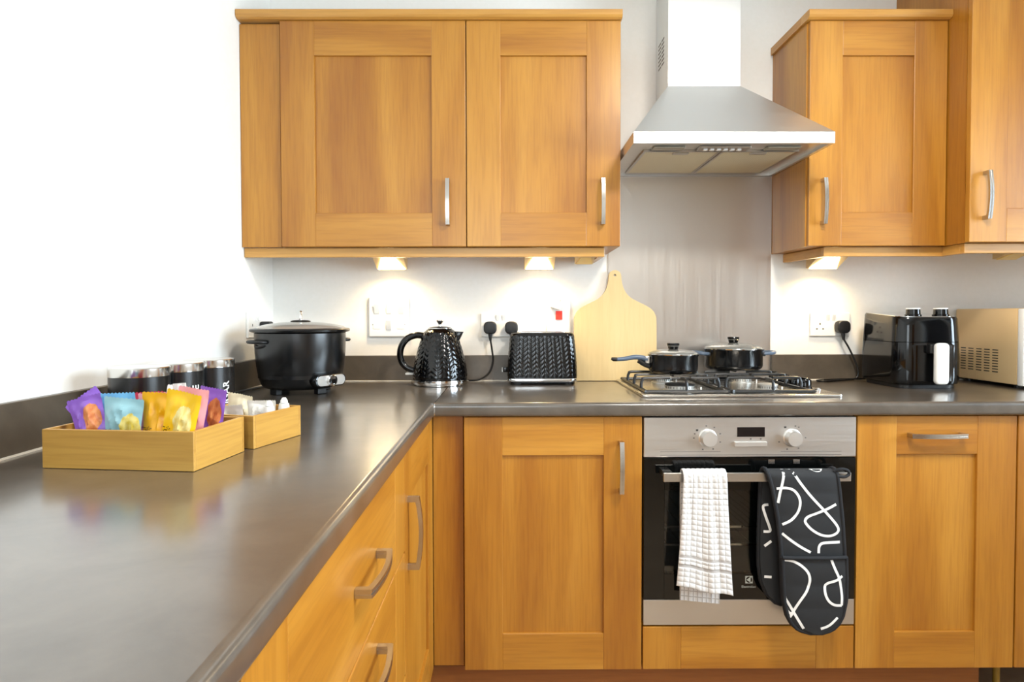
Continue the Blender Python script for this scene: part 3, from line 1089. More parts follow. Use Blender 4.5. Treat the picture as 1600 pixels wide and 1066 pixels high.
for kx, angs in ((0.681, (140, 95, 60, 20, -20, -65, -110, 180, 160)), (0.917, (120, 75, 60, 0, -60, -110, 200))):
    kz = 0.808
    kn = t.add('knob', xf(lathe([(0.0255, 0.0), (0.0255, 0.003), (0.0225, 0.005), (0.0215, 0.020), (0.0200, 0.024), (0.0, 0.0245)], 40),
                          T(kx, OF - 0.0002, kz) @ R(PI / 2, 'X')), KNOBMAT, cp, smooth=40, label='round silver oven knob')
    for k, a in enumerate(angs):
        a = math.radians(a)
        px, pz = kx + 0.038 * math.cos(a), kz + 0.034 * math.sin(a)
        s = 0.0032 if k == 0 else 0.0022
        t.add('print_mark', box(px - s, px + s, OF - 0.0003, OF + 0.001, pz - s * 0.8, pz + s * 0.8), DARKSTEEL if k == 0 else GREYPRINT, cp)
sx, sz = 0.865, 0.842
for px, pz in ((0.802, 0.805), (0.830, 0.805)):
    t.add('print_mark', box(px - 0.0022, px + 0.0022, OF - 0.0003, OF + 0.001, pz - 0.002, pz + 0.002), GREYPRINT, cp)
# door: black glass frame, tinted pane, steel foot strip
DB = OF + 0.020
b = box(OX0, 0.562, OF, DB, 0.3525, 0.7525, 0.001)
box(1.047, OX1, OF, DB, 0.3525, 0.7525, 0.001, bm=b)
box(0.562, 1.047, OF, DB, 0.662, 0.7525, bm=b)
box(0.562, 1.047, OF, DB, 0.3525, 0.425, bm=b)
dr = t.add('door', b, OVENBLACK, label='black glass oven door')
t.add('pane', box(0.5622, 1.0468, OF + 0.0004, OF + 0.005, 0.4252, 0.6618), OVENPANE, dr)
t.add('foot_strip', box(OX0, OX1, OF, DB, 0.280, 0.3515, 0.001), PANELSTEEL, dr, label='brushed steel strip along the door foot')
t.add('handle', box(0.546, 1.056, -0.637, -0.627, 0.6985, 0.7225, 0.0015), STEEL_X, dr, label='flat steel bar handle')
for x in (0.566, 1.043):
    t.add('handle_post', box(x - 0.012, x + 0.012, -0.627, OF, 0.703, 0.718, 0.001), STEEL_X, dr)
for x in (0.86, 0.93):
    t.add('door_vent_clip', box(x - 0.009, x + 0.009, OF - 0.002, OF, 0.735, 0.7475, 0.0005), NICKEL, dr)
# maker's emblem: square with round mark, lettering below
LX, LZ = 0.800, 0.408
b = box(LX - 0.0105, LX + 0.0105, OF - 0.0004, OF + 0.001, LZ - 0.0105, LZ + 0.0105)
em = t.add('emblem', b, LOGOPRINT, dr, label='small square emblem')
t.add('emblem_disc', xf(lathe([(0.0088, 0), (0.0088, 0.0002), (0, 0.0002)], 32), T(LX, OF - 0.0004, LZ) @ R(PI / 2, 'X')), OVENBLACK, dr)
t.add('emblem_mark', prism([(LX - 0.0078, LZ), (LX + 0.0012, LZ + 0.0058), (LX + 0.0022, LZ + 0.0088), (LX + 0.0040, LZ + 0.0082), (LX + 0.0040, LZ - 0.0082), (LX + 0.0022, LZ - 0.0088), (LX + 0.0012, LZ - 0.0058)], 'y', OF - 0.0006, OF - 0.0009), LOGOPRINT, dr)
t.add('lettering', xf(text_bm('Electrolux', 0.0098, 0.0002), T(LX - 0.001, OF - 0.0003, 0.3880) @ R(PI / 2, 'X')), LOGOPRINT, dr)

# ------------------------------------------------------------------ gas hob
t = Thing('gas_hob', 'stainless steel gas hob with black pan supports and four side knobs', 'hob', (0.81, -0.28, WT))
b = prism(rounded(0.517, 1.105, -0.506, -0.046, 0.012), 'z', WT + 0.0003, WT + 0.0085, 0.002)
t.add('top_plate', b, HOBSTEEL, smooth=35)
HZ = WT + 0.0085
BUR = ((0.655, -0.395, 0.046), (0.655, -0.175, 0.034), (0.925, -0.180, 0.036), (0.925, -0.400, 0.030))
for x, y, r_ in BUR:
    bb = t.add('burner', lathe([(r_ * 1.12, 0), (r_ * 1.12, 0.004), (r_ * 0.95, 0.006), (r_ * 0.95, 0.0165), (0, 0.0165)], 40, (x, y, HZ)), BURNER, smooth=35)
    t.add('burner_cap', lathe([(r_ * 0.98, 0.0166), (r_ * 0.98, 0.020), (r_ * 0.85, 0.0215), (0, 0.022)], 40, (x, y, HZ)), BURNER if r_ < 0.04 else IRON, bb, smooth=35)
    pb = None
    for k in range(28):
        a = 2 * PI * k / 28
        q = xf(box(-0.0007, 0.0007, -0.0007, 0.0007, 0.008, 0.0145), T(x + r_ * 0.952 * math.cos(a), y + r_ * 0.952 * math.sin(a), HZ) @ R(a, 'Z'))
        pb = q if pb is None else merge(pb, q)
    po = t.add('flame_ports', pb, DARKSTEEL, bb)
    po['kind'] = 'stuff'
    t.add('igniter', lathe([(0.0022, 0), (0.0022, 0.012), (0, 0.013)], 10, (x + r_ * 1.3, y - r_ * 0.4, HZ)), WHITEPL, bb, smooth=35)
GT = 0.957
for gx0, gx1 in ((0.536, 0.776), (0.797, 1.030)):
    gy0, gy1 = -0.468, -0.085
    loop = [(gx0, gy0), (gx1, gy0), (gx1, gy1), (gx0, gy1)]
    lp = []
    for (x, y), nx, ny in zip(loop, (1, -1, -1, 1), (1, 1, -1, -1)):
        lp.append((x + 0.0 * nx, y + 0.0 * ny, HZ + 0.0055))
    fr_ = []
    for i in range(4):
        a_, c_ = Vector(lp[i]), Vector(lp[(i + 1) % 4])
        for s in (0.03, 0.5, 0.97):
            fr_.append(a_.lerp(c_, s))
    g = t.add('pan_support', tube(smooth_path(fr_, 4, True), 0.005, 8, True), IRON, smooth=True, label='black iron pan support')
    gxm = (gx0 + gx1) / 2

    def finger(e, inn):
        e, inn = Vector(e), Vector(inn)
        d_ = (inn - e).normalized()
        p_ = [Vector((e.x, e.y, HZ + 0.004)), Vector((e.x, e.y, 0.940)), Vector((e.x, e.y, 0.951)) + d_ * 0.0035, Vector((e.x, e.y, GT)) + d_ * 0.013, Vector((inn.x, inn.y, GT))]
        t.add('finger', tube(smooth_path(p_, 5), 0.0046, 8), IRON, g, smooth=True)
    for y in (-0.395, -0.285, -0.178):
        finger((gx0, y, 0), (gx0 + 0.088, y, 0))
        finger((gx1, y, 0), (gx1 - 0.088, y, 0))
    finger((gxm, gy0, 0), (gxm, gy0 + 0.055, 0))
    finger((gxm, gy1, 0), (gxm, gy1 - 0.07, 0))
    t.add('bridge', tube([(gxm, -0.31, GT), (gxm, -0.26, GT)], 0.0046, 8), IRON, g, smooth=True)
    t.add('bridge', tube([(gx0 + 0.086, -0.285, GT), (gx1 - 0.086, -0.285, GT)], 0.0046, 8), IRON, g, smooth=True)
for k, y in enumerate((-0.348, -0.272, -0.196, -0.120)):
    kn = t.add('knob', lathe([(0.0215, 0), (0.0215, 0.004), (0.019, 0.006), (0.0185, 0.026), (0.0165, 0.029), (0, 0.0295)], 28, (1.064, y, HZ)), BLACKGLOSS, smooth=35, label='black control knob')
    t.add('grip', box(1.0605, 1.0675, y - 0.018, y + 0.018, HZ + 0.0285, HZ + 0.034, 0.002), BLACKGLOSS, kn)
t.add('ignition_button', lathe([(0.0085, 0), (0.0085, 0.006), (0.006, 0.009), (0, 0.0095)], 20, (1.074, -0.412, HZ)), CHROME, smooth=35)


# ------------------------------------------------------------------ saucepans
def pan(name, lab, x, y, z, r, h, rb, knob_h):
    t = Thing(name, lab, 'pan', (x, y, z))
    c = (x, y, z)
    dm = 0.018 if r < 0.09 else 0.0235
    arc = [(r * 0.985 - 0.016 + 0.016 * math.sin(math.radians(k)), 0.016 - 0.016 * math.cos(math.radians(k))) for k in (0, 15, 30, 45, 60, 75, 90)]
    prof = [(0, 0)] + arc + [(r * 0.985, h - 0.006), (r * 1.03, h), (r * 1.03, h + 0.0015), (r * 0.955, h + 0.0005), (r * 0.95, 0.02), (rb * 0.9, 0.003), (0, 0.003)]
    t.add('body', lathe(prof, 64, c), NONSTICK, smooth=40, label='glossy black pan body')
    dome = [(r * 0.985 * math.cos(math.radians(k)), h + 0.003 + (dm - 0.003) * math.sin(math.radians(k))) for k in (0, 8, 18, 30, 45, 60, 75)]
    li = t.add('lid', lathe([(r * 0.985, h + 0.002)] + dome + [(0, h + dm), (0, h + dm - 0.003), (r * 0.6, h + dm * 0.6), (r * 0.95, h + 0.002)], 64, c), PANLID, smooth=40, label='domed glass lid')
    t.add('lid_rim', lathe([(r * 0.965, h + 0.0012), (r * 1.01, h + 0.0012), (r * 1.012, h + 0.0038), (r * 0.965, h + 0.0042)], 64, c), CHROME, li, smooth=40)
    t.add('knob', lathe([(0.0135, h + dm - 0.001), (0.0160, h + dm + 0.002), (0.0172, h + dm + 0.010), (0.0192, h + dm + 0.0125), (0.0203, h + dm + 0.0165), (0.0190, h + dm + 0.0198), (0, h + dm + 0.0205)], 32, c), BLACKGLOSS, li, smooth=35, label='black lid knob')
    t.add('knob_ring', lathe([(0.0178, h + dm + 0.0095), (0.0196, h + dm + 0.0120), (0.0178, h + dm + 0.0125)], 32, c), CHROME, li, smooth=35)
    return t


PZ = GT + 0.0052
t = pan('saucepan', 'small black saucepan with glass lid on the near left burner', 0.663, -0.285, PZ, 0.079, 0.060, 0.068, 0.02)
x0 = 0.663 - 0.079
y0 = -0.285
br = t.add('handle_bracket', union(box(x0 - 0.014, x0 + 0.002, y0 - 0.011, y0 + 0.011, PZ + 0.032, PZ + 0.056, 0.003)), CHROME)
hp = smooth_path([(x0 - 0.006, y0, PZ + 0.044), (x0 - 0.022, y0, PZ + 0.050), (x0 - 0.048, y0, PZ + 0.052), (x0 - 0.078, y0, PZ + 0.047), (x0 - 0.105, y0, PZ + 0.045)], 6)
n_ = len(hp)
h = t.add('handle', tube(hp, [0.0125 - 0.0045 * (i / n_) for i in range(n_)], 14, flat=0.75), PANHANDLE, smooth=True, label='slate blue grip')
t.add('handle_tip', tube([(x0 - 0.104, y0, PZ + 0.045), (x0 - 0.116, y0, PZ + 0.0455), (x0 - 0.122, y0, PZ + 0.0475)], [0.0088, 0.0088, 0.006], 14, flat=0.75), BLACKMATT, h, smooth=True)
t.add('handle_underside', tube(smooth_path([(x0 + 0.003, y0, PZ + 0.022), (x0 - 0.016, y0, PZ + 0.030), (x0 - 0.034, y0, PZ + 0.042)], 6), 0.0085, 12), BLACKMATT, h, smooth=True)
t = pan('casserole_pan', 'wider black casserole pan with two side handles on the far right burner', 0.913, -0.135, PZ, 0.098, 0.069, 0.075, 0.02)
for s in (-1, 1):
    xa = 0.913 + s * 0.094
    hp = smooth_path([(xa, -0.135 - 0.030, PZ + 0.055), (xa + s * 0.030, -0.135 - 0.032, PZ + 0.057), (xa + s * 0.048, -0.135, PZ + 0.059), (xa + s * 0.030, -0.135 + 0.032, PZ + 0.057), (xa, -0.135 + 0.030, PZ + 0.055)], 6)
    h = t.add('side_handle', tube(hp, 0.0062, 10), PANHANDLE, smooth=True, label='slate blue side handle')
    t.add('mount', box(xa - 0.006, xa + 0.006, -0.135 - 0.036, -0.135 + 0.036, PZ + 0.046, PZ + 0.060, 0.003), BLACKMATT, h)

# ------------------------------------------------------------------ paddle board
BX = 0.518
half = [(0.150, 0.0), (0.1505, 0.10), (0.1505, 0.215), (0.147, 0.240), (0.136, 0.258), (0.115, 0.273), (0.085, 0.288), (0.058, 0.303), (0.040, 0.322), (0.029, 0.345), (0.0235, 0.372), (0.0225, 0.386), (0.018, 0.397), (0.008, 0.4035), (0.0, 0.4045)]
halfs = [(p.x, p.y) for p in smooth_path([(a, c, 0) for a, c in half[1:]], 3)]
poly = [half[0]] + halfs + [(-a, c) for a, c in halfs[::-1][1:]] + [(-half[0][0], 0.0)]
b = bmesh.new()
hole = [(0.0045 * math.cos(2 * PI * i / 16), 0.386 + 0.0045 * math.sin(2 * PI * i / 16)) for i in range(16)]
TB = 0.013
layers = []
for yy in (0.0, -TB):
    vo = [b.verts.new((p[0], yy, p[1])) for p in poly]
    vh = [b.verts.new((p[0], yy, p[1])) for p in hole]
    es = [b.edges.new((vo[i], vo[(i + 1) % len(vo)])) for i in range(len(vo))]
    es += [b.edges.new((vh[i], vh[(i + 1) % 16])) for i in range(16)]
    bmesh.ops.triangle_fill(b, use_beauty=True, use_dissolve=False, edges=es)
    layers.append((vo, vh))
for k in (0, 1):
    A, B = layers[0][k], layers[1][k]
    for i in range(len(A)):
        b.faces.new((A[i], A[(i + 1) % len(A)], B[(i + 1) % len(A)], B[i]))
bmesh.ops.recalc_face_normals(b, faces=b.faces[:])
xf(b, T(BX, -0.0272, WT + 0.0012) @ R(math.radians(-3.0), 'X'))
single('paddle_board', b, BOARD, 'pale wooden paddle board leaning against the splashback beside the toaster', 'cutting board', smooth=30)


# ------------------------------------------------------------------ embossed shells (kettle, toaster)
def chevron(u, zz, amp):
    """herringbone leaf relief: u counts half-columns, zz counts leaves"""
    k = math.floor(u)
    f_ = u - k
    zig = f_ if k % 2 == 0 else 1 - f_
    ph = zz + zig * 1.05
    q = ph - math.floor(ph)
    return amp * (0.25 + 0.75 * (1 - abs(2 * q - 1)) ** 0.8) * (0.35 + 0.65 * math.sin(PI * f_) ** 0.5)


def grid_shell(rows, cap_top=True, cap_bot=True):
    b = bmesh.new()
    V = [[b.verts.new(p) for p in r] for r in rows]
    n = len(rows[0])
    for A, B in zip(V, V[1:]):
        for i in range(n):
            b.faces.new((A[i], A[(i + 1) % n], B[(i + 1) % n], B[i]))
    if cap_bot:
        b.faces.new(V[0][::-1])
    if cap_top:
        b.faces.new(V[-1])
    bmesh.ops.recalc_face_normals(b, faces=b.faces[:])
    return b


def interp(tab, x):
    for (a, va), (c, vc) in zip(tab, tab[1:]):
        if x <= c:
            s = (x - a) / (c - a)
            if isinstance(va, tuple):
                return tuple(p + (q - p) * s for p, q in zip(va, vc))
            return va + (vc - va) * s
    return tab[-1][1]


KX, KY = -0.113, -0.125
t = Thing('kettle', 'glossy black kettle with embossed chevron pattern and a chrome lid knob', 'kettle', (KX, KY, WT))
t.add('base_ring', lathe([(0, 0.0008), (0.090, 0.0008), (0.094, 0.002), (0.094, 0.005), (0.1005, 0.006), (0.1015, 0.010), (0.1005, 0.0195), (0.096, 0.0205), (0, 0.0205)], 72, (KX, KY, WT)), CHROME, smooth=35, label='polished steel base ring')
ktab = [(0.0206, 0.0965), (0.03, 0.0962), (0.062, 0.0930), (0.092, 0.0868), (0.1215, 0.0790), (0.151, 0.0695), (0.172, 0.0618), (0.1835, 0.0560), (0.1905, 0.0495), (0.1955, 0.0425)]
rows = []
NA, NR = 224, 92
for j in range(NR + 1):
    z = 0.0206 + (0.1955 - 0.0206) * j / NR
    r_ = interp(ktab, z)
    env = min(1, max(0, (z - 0.026) / 0.005)) * min(1, max(0, (0.190 - z) / 0.008))
    rows.append([(KX + (r_ - 0.0018 + env * chevron(28 * i / NA, z / 0.0165, 0.0017)) * math.cos(2 * PI * i / NA),
                  KY + (r_ - 0.0018 + env * chevron(28 * i / NA, z / 0.0165, 0.0017)) * math.sin(2 * PI * i / NA), WT + z) for i in range(NA)])
t.add('body', grid_shell(rows), BLACKGLOSS, smooth=28, label='glossy black embossed body')
li = t.add('lid', lathe([(0.0415, 0.1956), (0.0415, 0.1972), (0.036, 0.2005), (0.022, 0.2030), (0.010, 0.2040), (0, 0.2042)], 48, (KX, KY, WT)), BLACKGLOSS, smooth=40)
t.add('lid_rim', lathe([(0.0405, 0.1952), (0.0435, 0.1956), (0.0432, 0.1972), (0.0405, 0.1980)], 48, (KX, KY, WT)), CHROME, li, smooth=40)
t.add('lid_knob', lathe([(0.0065, 0.2035), (0.005, 0.208), (0.0055, 0.2115), (0.0125, 0.2195), (0.0138, 0.2225), (0.0125, 0.2255), (0, 0.2265)], 28, (KX, KY, WT)), CHROME, li, smooth=35, label='flared chrome knob')
hp = smooth_path([(KX - 0.055, KY, WT + 0.170), (KX - 0.085, KY, WT + 0.172), (KX - 0.115, KY, WT + 0.160), (KX - 0.134, KY, WT + 0.135), (KX - 0.140, KY, WT + 0.105), (KX - 0.133, KY, WT + 0.077), (KX - 0.115, KY, WT + 0.058), (KX - 0.088, KY, WT + 0.048)], 6)
t.add('handle', tube(hp, 0.0092, 14, flat=1.25), BLACKGLOSS, smooth=True, label='curved black handle')
t.add('switch_lever', box(KX - 0.121, KX - 0.094, KY - 0.012, KY + 0.012, WT + 0.0335, WT + 0.0415, 0.003), WHITEPL2, smooth=35, label='cream switch lever')
t.add('spout', prism([(KX + 0.052, WT + 0.186), (KX + 0.083, WT + 0.184), (KX + 0.071, WT + 0.160), (KX + 0.066, WT + 0.150)], 'y', KY - 0.013, KY + 0.013, 0.003), BLACKGLOSS, smooth=35)

# toaster
TX0, TX1, TY0, TY1 = 0.122, 0.368, -0.160, -0.024
t = Thing('toaster', 'glossy black toaster with embossed chevron pattern beside the paddle board', 'toaster', ((TX0 + TX1) / 2, (TY0 + TY1) / 2, WT))


def perim(x0, x1, y0, y1, r, n):
    """n points evenly along a rounded rectangle, plus arclength fraction"""
    P = rounded(x0, x1, y0, y1, r, 10)
    Ls = [0]
    for i in range(len(P)):
        a, c = P[i], P[(i + 1) % len(P)]
        Ls.append(Ls[-1] + math.hypot(c[0] - a[0], c[1] - a[1]))
    out = []
    k = 0
    for i in range(n):
        s = Ls[-1] * i / n
        while Ls[k + 1] < s:
            k += 1
        f_ = (s - Ls[k]) / max(1e-9, Ls[k + 1] - Ls[k])
        a, c = P[k], P[(k + 1) % len(P)]
        nx, ny = c[1] - a[1], -(c[0] - a[0])
        q = math.hypot(nx, ny) or 1
        out.append((a[0] + (c[0] - a[0]) * f_, a[1] + (c[1] - a[1]) * f_, nx / q, ny / q))
    return out


rows = []
NA, NR = 336, 66
for j in range(NR + 1):
    z = 0.0225 + (0.1805 - 0.0225) * j / NR
    s = (z - 0.0225) / 0.158
    ins = 0.011 * s ** 1.6 + (0.008 * (1 - math.sqrt(max(0, 1 - ((z - 0.1705) / 0.010) ** 2))) if z > 0.1705 else 0)
    env = min(1, max(0, (z - 0.026) / 0.004)) * min(1, max(0, (0.174 - z) / 0.006))
    ring_ = []
    for i, (px, py, nx, ny) in enumerate(perim(TX0 + ins, TX1 - ins, TY0 + ins * 0.8, TY1 - ins * 0.8, 0.030, NA)):
        hgt = env * chevron(48 * i / NA, z / 0.0155, 0.0013) - 0.0015
        ring_.append((px + nx * hgt, py + ny * hgt, WT + z))
    rows.append(ring_)
t.add('body', grid_shell(rows), BLACKGLOSS, smooth=28, label='glossy black embossed body')
t.add('base_band', prism(rounded(TX0 + 0.0005, TX1 - 0.0005, TY0, TY1, 0.030, 8), 'z', WT + 0.0105, WT + 0.0222, 0.002), CHROME, smooth=35, label='chrome base band')
t.add('underside', prism(rounded(TX0 + 0.012, TX1 - 0.012, TY0 + 0.012, TY1 - 0.012, 0.02, 6), 'z', WT + 0.005, WT + 0.0105), BLACKMATT)
for x in (TX0 + 0.035, TX1 - 0.035):
    for y in (TY0 + 0.03, TY1 - 0.03):
        t.add('foot', lathe([(0.014, 0.0006), (0.014, 0.005)], 16, (x, y, WT)), BLACKMATT)
t.add('top_trim', prism(rounded(TX0 + 0.040, TX1 - 0.040, -0.132, -0.052, 0.010, 6), 'z', WT + 0.1800, WT + 0.1822, 0.0008), CHROME, smooth=35)
for y in (-0.111, -0.073):
    t.add('slot', box(TX0 + 0.052, TX1 - 0.052, y - 0.011, y + 0.011, WT + 0.1818, WT + 0.1826), DARKSTEEL)
lv = t.add('lever', box(TX0 - 0.016, TX0 + 0.002, -0.104, -0.080, WT + 0.040, WT + 0.058, 0.003), BLACKGLOSS, smooth=35)
t.add('lever_trim', box(TX0 - 0.0178, TX0 - 0.0162, -0.103, -0.081, WT + 0.041, WT + 0.057), CHROME, lv)

# ------------------------------------------------------------------ rice cooker
RX, RY = -0.531, -0.335
t = Thing('rice_cooker', 'large matt black rice cooker with a glass lid in the corner', 'rice cooker', (RX, RY, WT))
c = (RX, RY, WT)
t.add('body', lathe([(0, 0.016), (0.100, 0.016), (0.112, 0.020), (0.120, 0.030), (0.1265, 0.052), (0.1325, 0.085), (0.1365, 0.125), (0.138, 0.165), (0.138, 0.1875), (0.130, 0.1885), (0.128, 0.05), (0, 0.04)], 96, c), BLACKSATIN, smooth=35, label='matt black cylindrical body')
t.add('rim', lathe([(0.130, 0.1886), (0.1385, 0.1886), (0.1505, 0.1925), (0.1515, 0.1985), (0.1490, 0.2015), (0.138, 0.2030), (0.130, 0.2030)], 96, c), BLACKSATIN, smooth=35)
li = t.add('lid', lathe([(0.1385, 0.2032), (0.130, 0.2085), (0.100, 0.2155), (0.060, 0.2205), (0.030, 0.2225), (0, 0.223), (0, 0.2205), (0.060, 0.218), (0.100, 0.213), (0.130, 0.2055), (0.135, 0.2032)], 72, c), LIDGLASS, smooth=40, label='domed glass lid')
t.add('knob_plate', lathe([(0.030, 0.2228), (0.031, 0.2245), (0.022, 0.2275), (0, 0.229)], 40, c), BLACKMATT, li, smooth=35)
hp = smooth_path([(RX + 0.004, RY - 0.013, WT + 0.227), (RX + 0.004, RY - 0.014, WT + 0.240), (RX + 0.002, RY - 0.005, WT + 0.252), (RX - 0.002, RY + 0.005, WT + 0.252), (RX - 0.004, RY + 0.014, WT + 0.240), (RX - 0.004, RY + 0.013, WT + 0.227)], 6)
t.add('lid_loop', tube(hp, 0.0048, 12), CHROME, li, smooth=True, label='chrome lid loop')


def az(a, r_, z):
    a = math.radians(a)
    return Vector((RX + r_ * math.sin(a), RY - r_ * math.cos(a), WT + z))


for a0 in (-44, 136):
    hp = smooth_path([az(a0 - 17, 0.134, 0.162), az(a0 - 15, 0.152, 0.163), az(a0 - 9, 0.160, 0.163), az(a0, 0.163, 0.163), az(a0 + 9, 0.160, 0.163), az(a0 + 15, 0.152, 0.163), az(a0 + 17, 0.134, 0.162)], 6)
    h = t.add('handle', tube(hp, 0.0052, 12), BLACKMATT, smooth=True)
    t.add('handle_bracket', tube(smooth_path([az(a0 - 15, 0.135, 0.152), az(a0, 0.142, 0.146), az(a0 + 15, 0.135, 0.152)], 6), 0.0045, 10), BLACKMATT, h, smooth=True)
A0 = 56
# control pod on the body
Mp = T(RX, RY, WT) @ R(math.radians(A0), 'Z')
pod = xf(prism(rounded(-0.058, 0.058, 0.026, 0.064, 0.0188, 8), 'y', -0.112, -0.1415, 0.002), Mp)
pd = t.add('control_pod', pod, BLACKGLOSS, smooth=35)
t.add('pod_panel', xf(prism(rounded(-0.053, 0.053, 0.0295, 0.0605, 0.0152, 8), 'y', -0.1416, -0.1432, 0.0006), Mp), KNOBMAT, pd, label='silver control panel')
t.add('switch_ring', xf(lathe([(0.0175, 0), (0.0175, 0.006), (0.0150, 0.007), (0.0140, 0.003), (0.0, 0.003)], 32), Mp @ T(0, -0.1432, 0.045) @ R(PI / 2, 'X')), CHROME, pd, smooth=35)
t.add('cook_switch', xf(box(-0.0085, 0.0085, -0.154, -0.1445, 0.036, 0.050, 0.002), Mp), BLACKGLOSS, pd)
for a in (-135, -45, 45, 135):
    ps = az(a + A0 - 56 + 10, 0.092, 0.0)
    t.add('foot', xf(box(-0.016, 0.016, -0.010, 0.010, 0.0006, 0.020, 0.002), T(ps.x, ps.y, WT) @ R(math.radians(a + 10), 'Z')), BLACKMATT)
single('power_cable', tube(smooth_path([(-0.70, -0.475, WT + 0.0045), (-0.715, -0.42, WT + 0.0045), (-0.712, -0.34, WT + 0.0045), (-0.70, -0.26, WT + 0.0045), (-0.67, -0.20, WT + 0.0045)], 8), 0.0038, 8), CABLE,
       'thin black cable lying behind the rice cooker', 'cable', smooth=True)


# ------------------------------------------------------------------ canisters
def canister(lab, word, x, y, face):
    t = Thing('canister', lab, 'canister', (x, y, WT), group='black kitchen canisters by the left wall')
    c_ = (x, y, WT)
    r_ = 0.055
    t.add('body', lathe([(0, 0.0006), (r_ - 0.002, 0.0006), (r_, 0.003), (r_, 0.122), (0, 0.122)], 64, c_), BLACKSATIN, smooth=35)
    t.add('lid', lathe([(r_ + 0.0004, 0.1222), (r_ + 0.0006, 0.1235), (r_ + 0.0006, 0.1385), (r_ - 0.001, 0.1402), (0, 0.1402)], 64, c_), LIDSTEEL, smooth=35, label='steel lid')
    tb = text_bm(word, 0.0235, 0.0001, 0.0005)
    for v in tb.verts:
        # letters run up the canister: text x -> z, text y -> around
        ang = math.radians(face) - v.co.y / r_
        zz = 0.052 + v.co.x
        rr_ = r_ + 0.0003 + v.co.z
        v.co = Vector((x + rr_ * math.sin(ang), y - rr_ * math.cos(ang), WT + zz))
    t.add('lettering', tb, WHITEPRINT, label='white capital letters')


canister('nearest black canister with a steel lid, behind the snack box', 'TEA', -0.616, -1.064, 70)
canister('middle of three black canisters with steel lids', 'COFFEE', -0.602, -0.950, 70)
canister('farthest black canister with a steel lid, nearest the rice cooker', 'SUGAR', -0.584, -0.837, 66)


# ------------------------------------------------------------------ bamboo boxes with packets
def open_box(lab, cx, cy, rot, w_, d_, h_):
    t = Thing('bamboo_box', lab, 'box', (cx, cy, WT), rot, local=True)
    e = 0.0065
    t.add('base', box(-w_ / 2 + e, w_ / 2 - e, -d_ / 2 + e, d_ / 2 - e, 0.0006, 0.005), BAMBOO['x'])
    t.add('side', box(-w_ / 2, w_ / 2, -d_ / 2, -d_ / 2 + e, 0.0005, h_, 0.0008), BAMBOO['x'])
    t.add('side', box(-w_ / 2, w_ / 2, d_ / 2 - e, d_ / 2, 0.0005, h_, 0.0008), BAMBOO['x'])
    t.add('side', box(-w_ / 2, -w_ / 2 + e, -d_ / 2 + e, d_ / 2 - e, 0.0005, h_, 0.0008), BAMBOO['y'])
    t.add('side', box(w_ / 2 - e, w_ / 2, -d_ / 2 + e, d_ / 2 - e, 0.0005, h_, 0.0008), BAMBOO['y'])
    return t


BROT = math.radians(-6.3)
ex = Vector((math.cos(BROT), math.sin(BROT), 0))
ey = Vector((-math.sin(BROT), math.cos(BROT), 0))
BC = Vector((-0.617, -1.331, 0)) + ex * 0.128 + ey * 0.0745
open_box('large bamboo box full of colourful snack packs, nearest the camera', BC.x, BC.y, BROT, 0.256, 0.149, 0.0625)
SROT = math.radians(-16.4)
sx_, sy_ = Vector((math.cos(SROT), math.sin(SROT), 0)), Vector((-math.sin(SROT), math.cos(SROT), 0))
SB = Vector((-0.336, -1.195, 0)) - sx_ * 0.08 + sy_ * 0.0715
open_box('smaller bamboo box with white sachets, behind the snack box', SB.x, SB.y, SROT, 0.16, 0.143, 0.0605)


